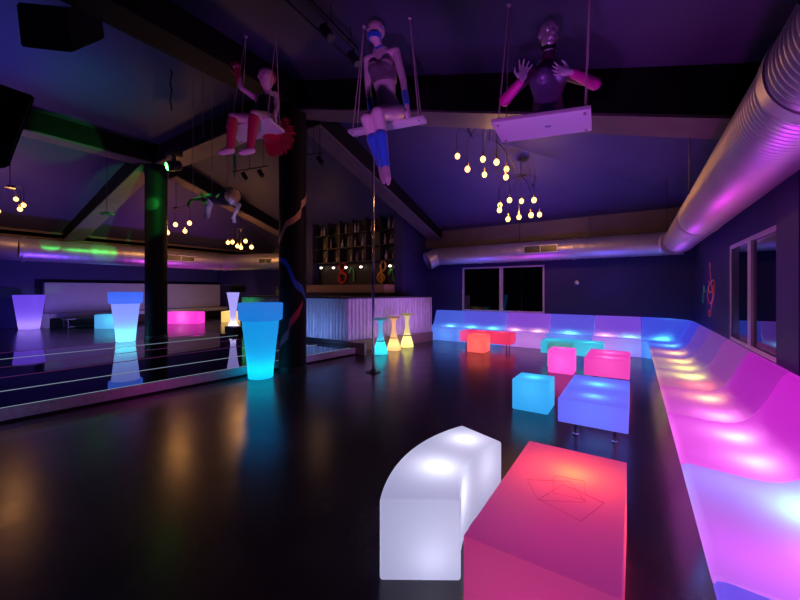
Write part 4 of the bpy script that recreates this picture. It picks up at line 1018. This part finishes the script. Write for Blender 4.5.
# green glass pendant
gp = at(234.5, 168, 6.6)
t = thing('hanging_crystal', tuple(gp), 'thin green lit icicle pendant hanging below the left mannequin', 'pendant')
MB().lathe([(.002, -.2), (.012, -.05), (.03, .12), (.03, .2), (.01, .24)], gp, n=12).build('icicle', pbr('green_glass', (.1, .8, .2), .2), t)
MB().cyl(gp + V((0, 0, .23)), (gp.x, gp.y, ceil_z(gp.x, gp.y) - .003), .004, n=6).build('suspension_wire', 'rope', t)
# loose cables dangling from the ceiling on the left
for i, (u, v0, v1, D, lab) in enumerate(((153.5, 48, 103, 6.2, 'pale thin wire hanging from the ceiling left of the knotted cable'), (171, 45, 111, 6.2, 'dark knotted cable hanging from the left ceiling'), (203, 62, 138, 6.4, 'long pale wire hanging left of the red mannequin'))):
    p1 = at(u, v1, D); pts = [V((p1.x, p1.y, ceil_z(p1.x, p1.y) - .004))]
    for k in range(1, 9):
        s_ = k / 8; wob = .03 * sin(k * 1.9) if i == 1 else 0
        pts.append(V((p1.x + wob, p1.y, pts[0].z + (p1.z - pts[0].z) * s_)))
    tag(MB().tube(smooth_path(pts, 4), .014 if i == 1 else .005, 6).build('hanging_cable', 'black' if i == 1 else 'rope'), lab, 'cable')

# ================================================================ ADDED WASH SPOTS (no fixtures, they tint ceiling, walls and figures)
W = lambda loc, col, p, d, a, bl=.9: lamp('SPOT', loc, col, p, .1, 'added_wash', V(d), a, bl)
W((-8.6, .5, 3.2), (.05, .12, 1), 200, (.2, .25, 1), 100)
W((-9.6, 2.4, 3.4), (.02, .9, .45), 22, (.45, .1, 1), 70)
W((-12.0, -.8, 2.6), (.2, .06, 1), 380, (0, .5, 1), 110)
W((-.4, 3.4, 1.2), (.35, .05, 1), 22, (-.3, -.2, 1), 110)
W((-2.2, 7.2, 1.4), (.12, .04, 1), 260, (0, .1, 1), 140)
W((-.9, .9, .6), (.7, .12, 1), 130, at(548, 75, 3.18) - V((-.9, .9, .6)), 30)  # this and the next two are added to brighten the swing figures
W((-.9, .6, .6), (.7, .16, 1), 220, at(385, 90, 3.8) - V((-.9, .6, .6)), 24)
W((-2.6, 1.0, .6), (.75, .1, .8), 120, at(255, 110, 4.9) - V((-2.6, 1.0, .6)), 26)
for y_ in (2.4, 4.4, 6.4, 8.4): W((-.1 if y_ < 8 else .2, y_, .5), (.55, .03, 1) if y_ != 4.4 else (.9, .03, .8), 42, (.45, 0, 1), 80)  # added uplights for the right duct, no lamp bodies
for x_ in (-4.2, -2.4, -.6): W((x_, 8.9, .55), (.12, .06, 1) if x_ != -2.4 else (.5, .03, 1), 40, (0, .45, 1), 90)
for y_ in (3., 6.): W((-11.6, y_, .4), (.2, .06, 1) if y_ < 4 else (.7, .05, .9), 120, (-.6, 0, 1), 90)
W((-13.6, 5.2, .6), (.35, .2, 1), 260, (-1, 0, .22), 130); W((-14.2, 2.4, .4), (.02, .05, 1), 60, (-1, 0, .1), 110)
W((-13.8, 8.6, .6), (1, .55, .4), 190, (-1, .2, .2), 110)
for y_, c_ in ((.6, (.4, .3, .8)), (2.4, (.9, .05, .6)), (4.8, (.3, .2, 1))): W((-4.9, y_, .4), c_, 6, (-1, 0, -.25), 120)  # added low spots that colour the stage riser
W(at(240, 240, 5.2), (.6, .4, 1), 30, at(220, 203, 6.4) - at(240, 240, 5.2), 24)  # added lilac fill on the flying doll
# added spots without fixtures that brighten the bar front
lamp('SPOT', (-3.6, 6.3, .5), (.6, .2, 1), 110, .7, 'added_wash', V((-1, .6, .15)), 90, .9); lamp('SPOT', (-3.6, 8.9, .5), (.6, .2, 1), 110, .7, 'added_wash', V((-1, -.5, .15)), 90, .9)
W((-6.8, 5.4, .4), (.2, .35, 1), 38, (0, 1, .25), 120)
W((-9.7, 5.8, .6), (.05, 1, .3), 22, (0, 1, .25), 100)
lamp('POINT', (-8.0, 7.7, 3.2), (1, .5, .25), 4, .2, 'bar_lamp')

# ================================================================ CAMERA, WORLD
cam = bpy.data.cameras.new('camera'); co = bpy.data.objects.new('camera', cam); C.objects.link(co)
cam.sensor_width = 36; cam.lens = FPX / 800 * 36; cam.shift_y = -10 / 800; cam.clip_start = .02
co.location = (0, 0, EYE); co.rotation_euler = (pi / 2, 0, TH)
sc.camera = co
w = bpy.data.worlds.new('night'); sc.world = w; w.use_nodes = True
w.node_tree.nodes['Background'].inputs[0].default_value = (.02, .015, .05, 1); w.node_tree.nodes['Background'].inputs[1].default_value = .1
sc.view_settings.view_transform = 'Standard'; sc.view_settings.look = 'None'; sc.view_settings.exposure = 0; sc.view_settings.gamma = 1
sc.view_settings.use_curve_mapping = False
sc.cycles.max_bounces = 8; sc.cycles.diffuse_bounces = 4; sc.cycles.glossy_bounces = 4
sc.cycles.sample_clamp_indirect = 4; sc.cycles.caustics_reflective = False; sc.cycles.caustics_refractive = False
sc.cycles.use_light_tree = True
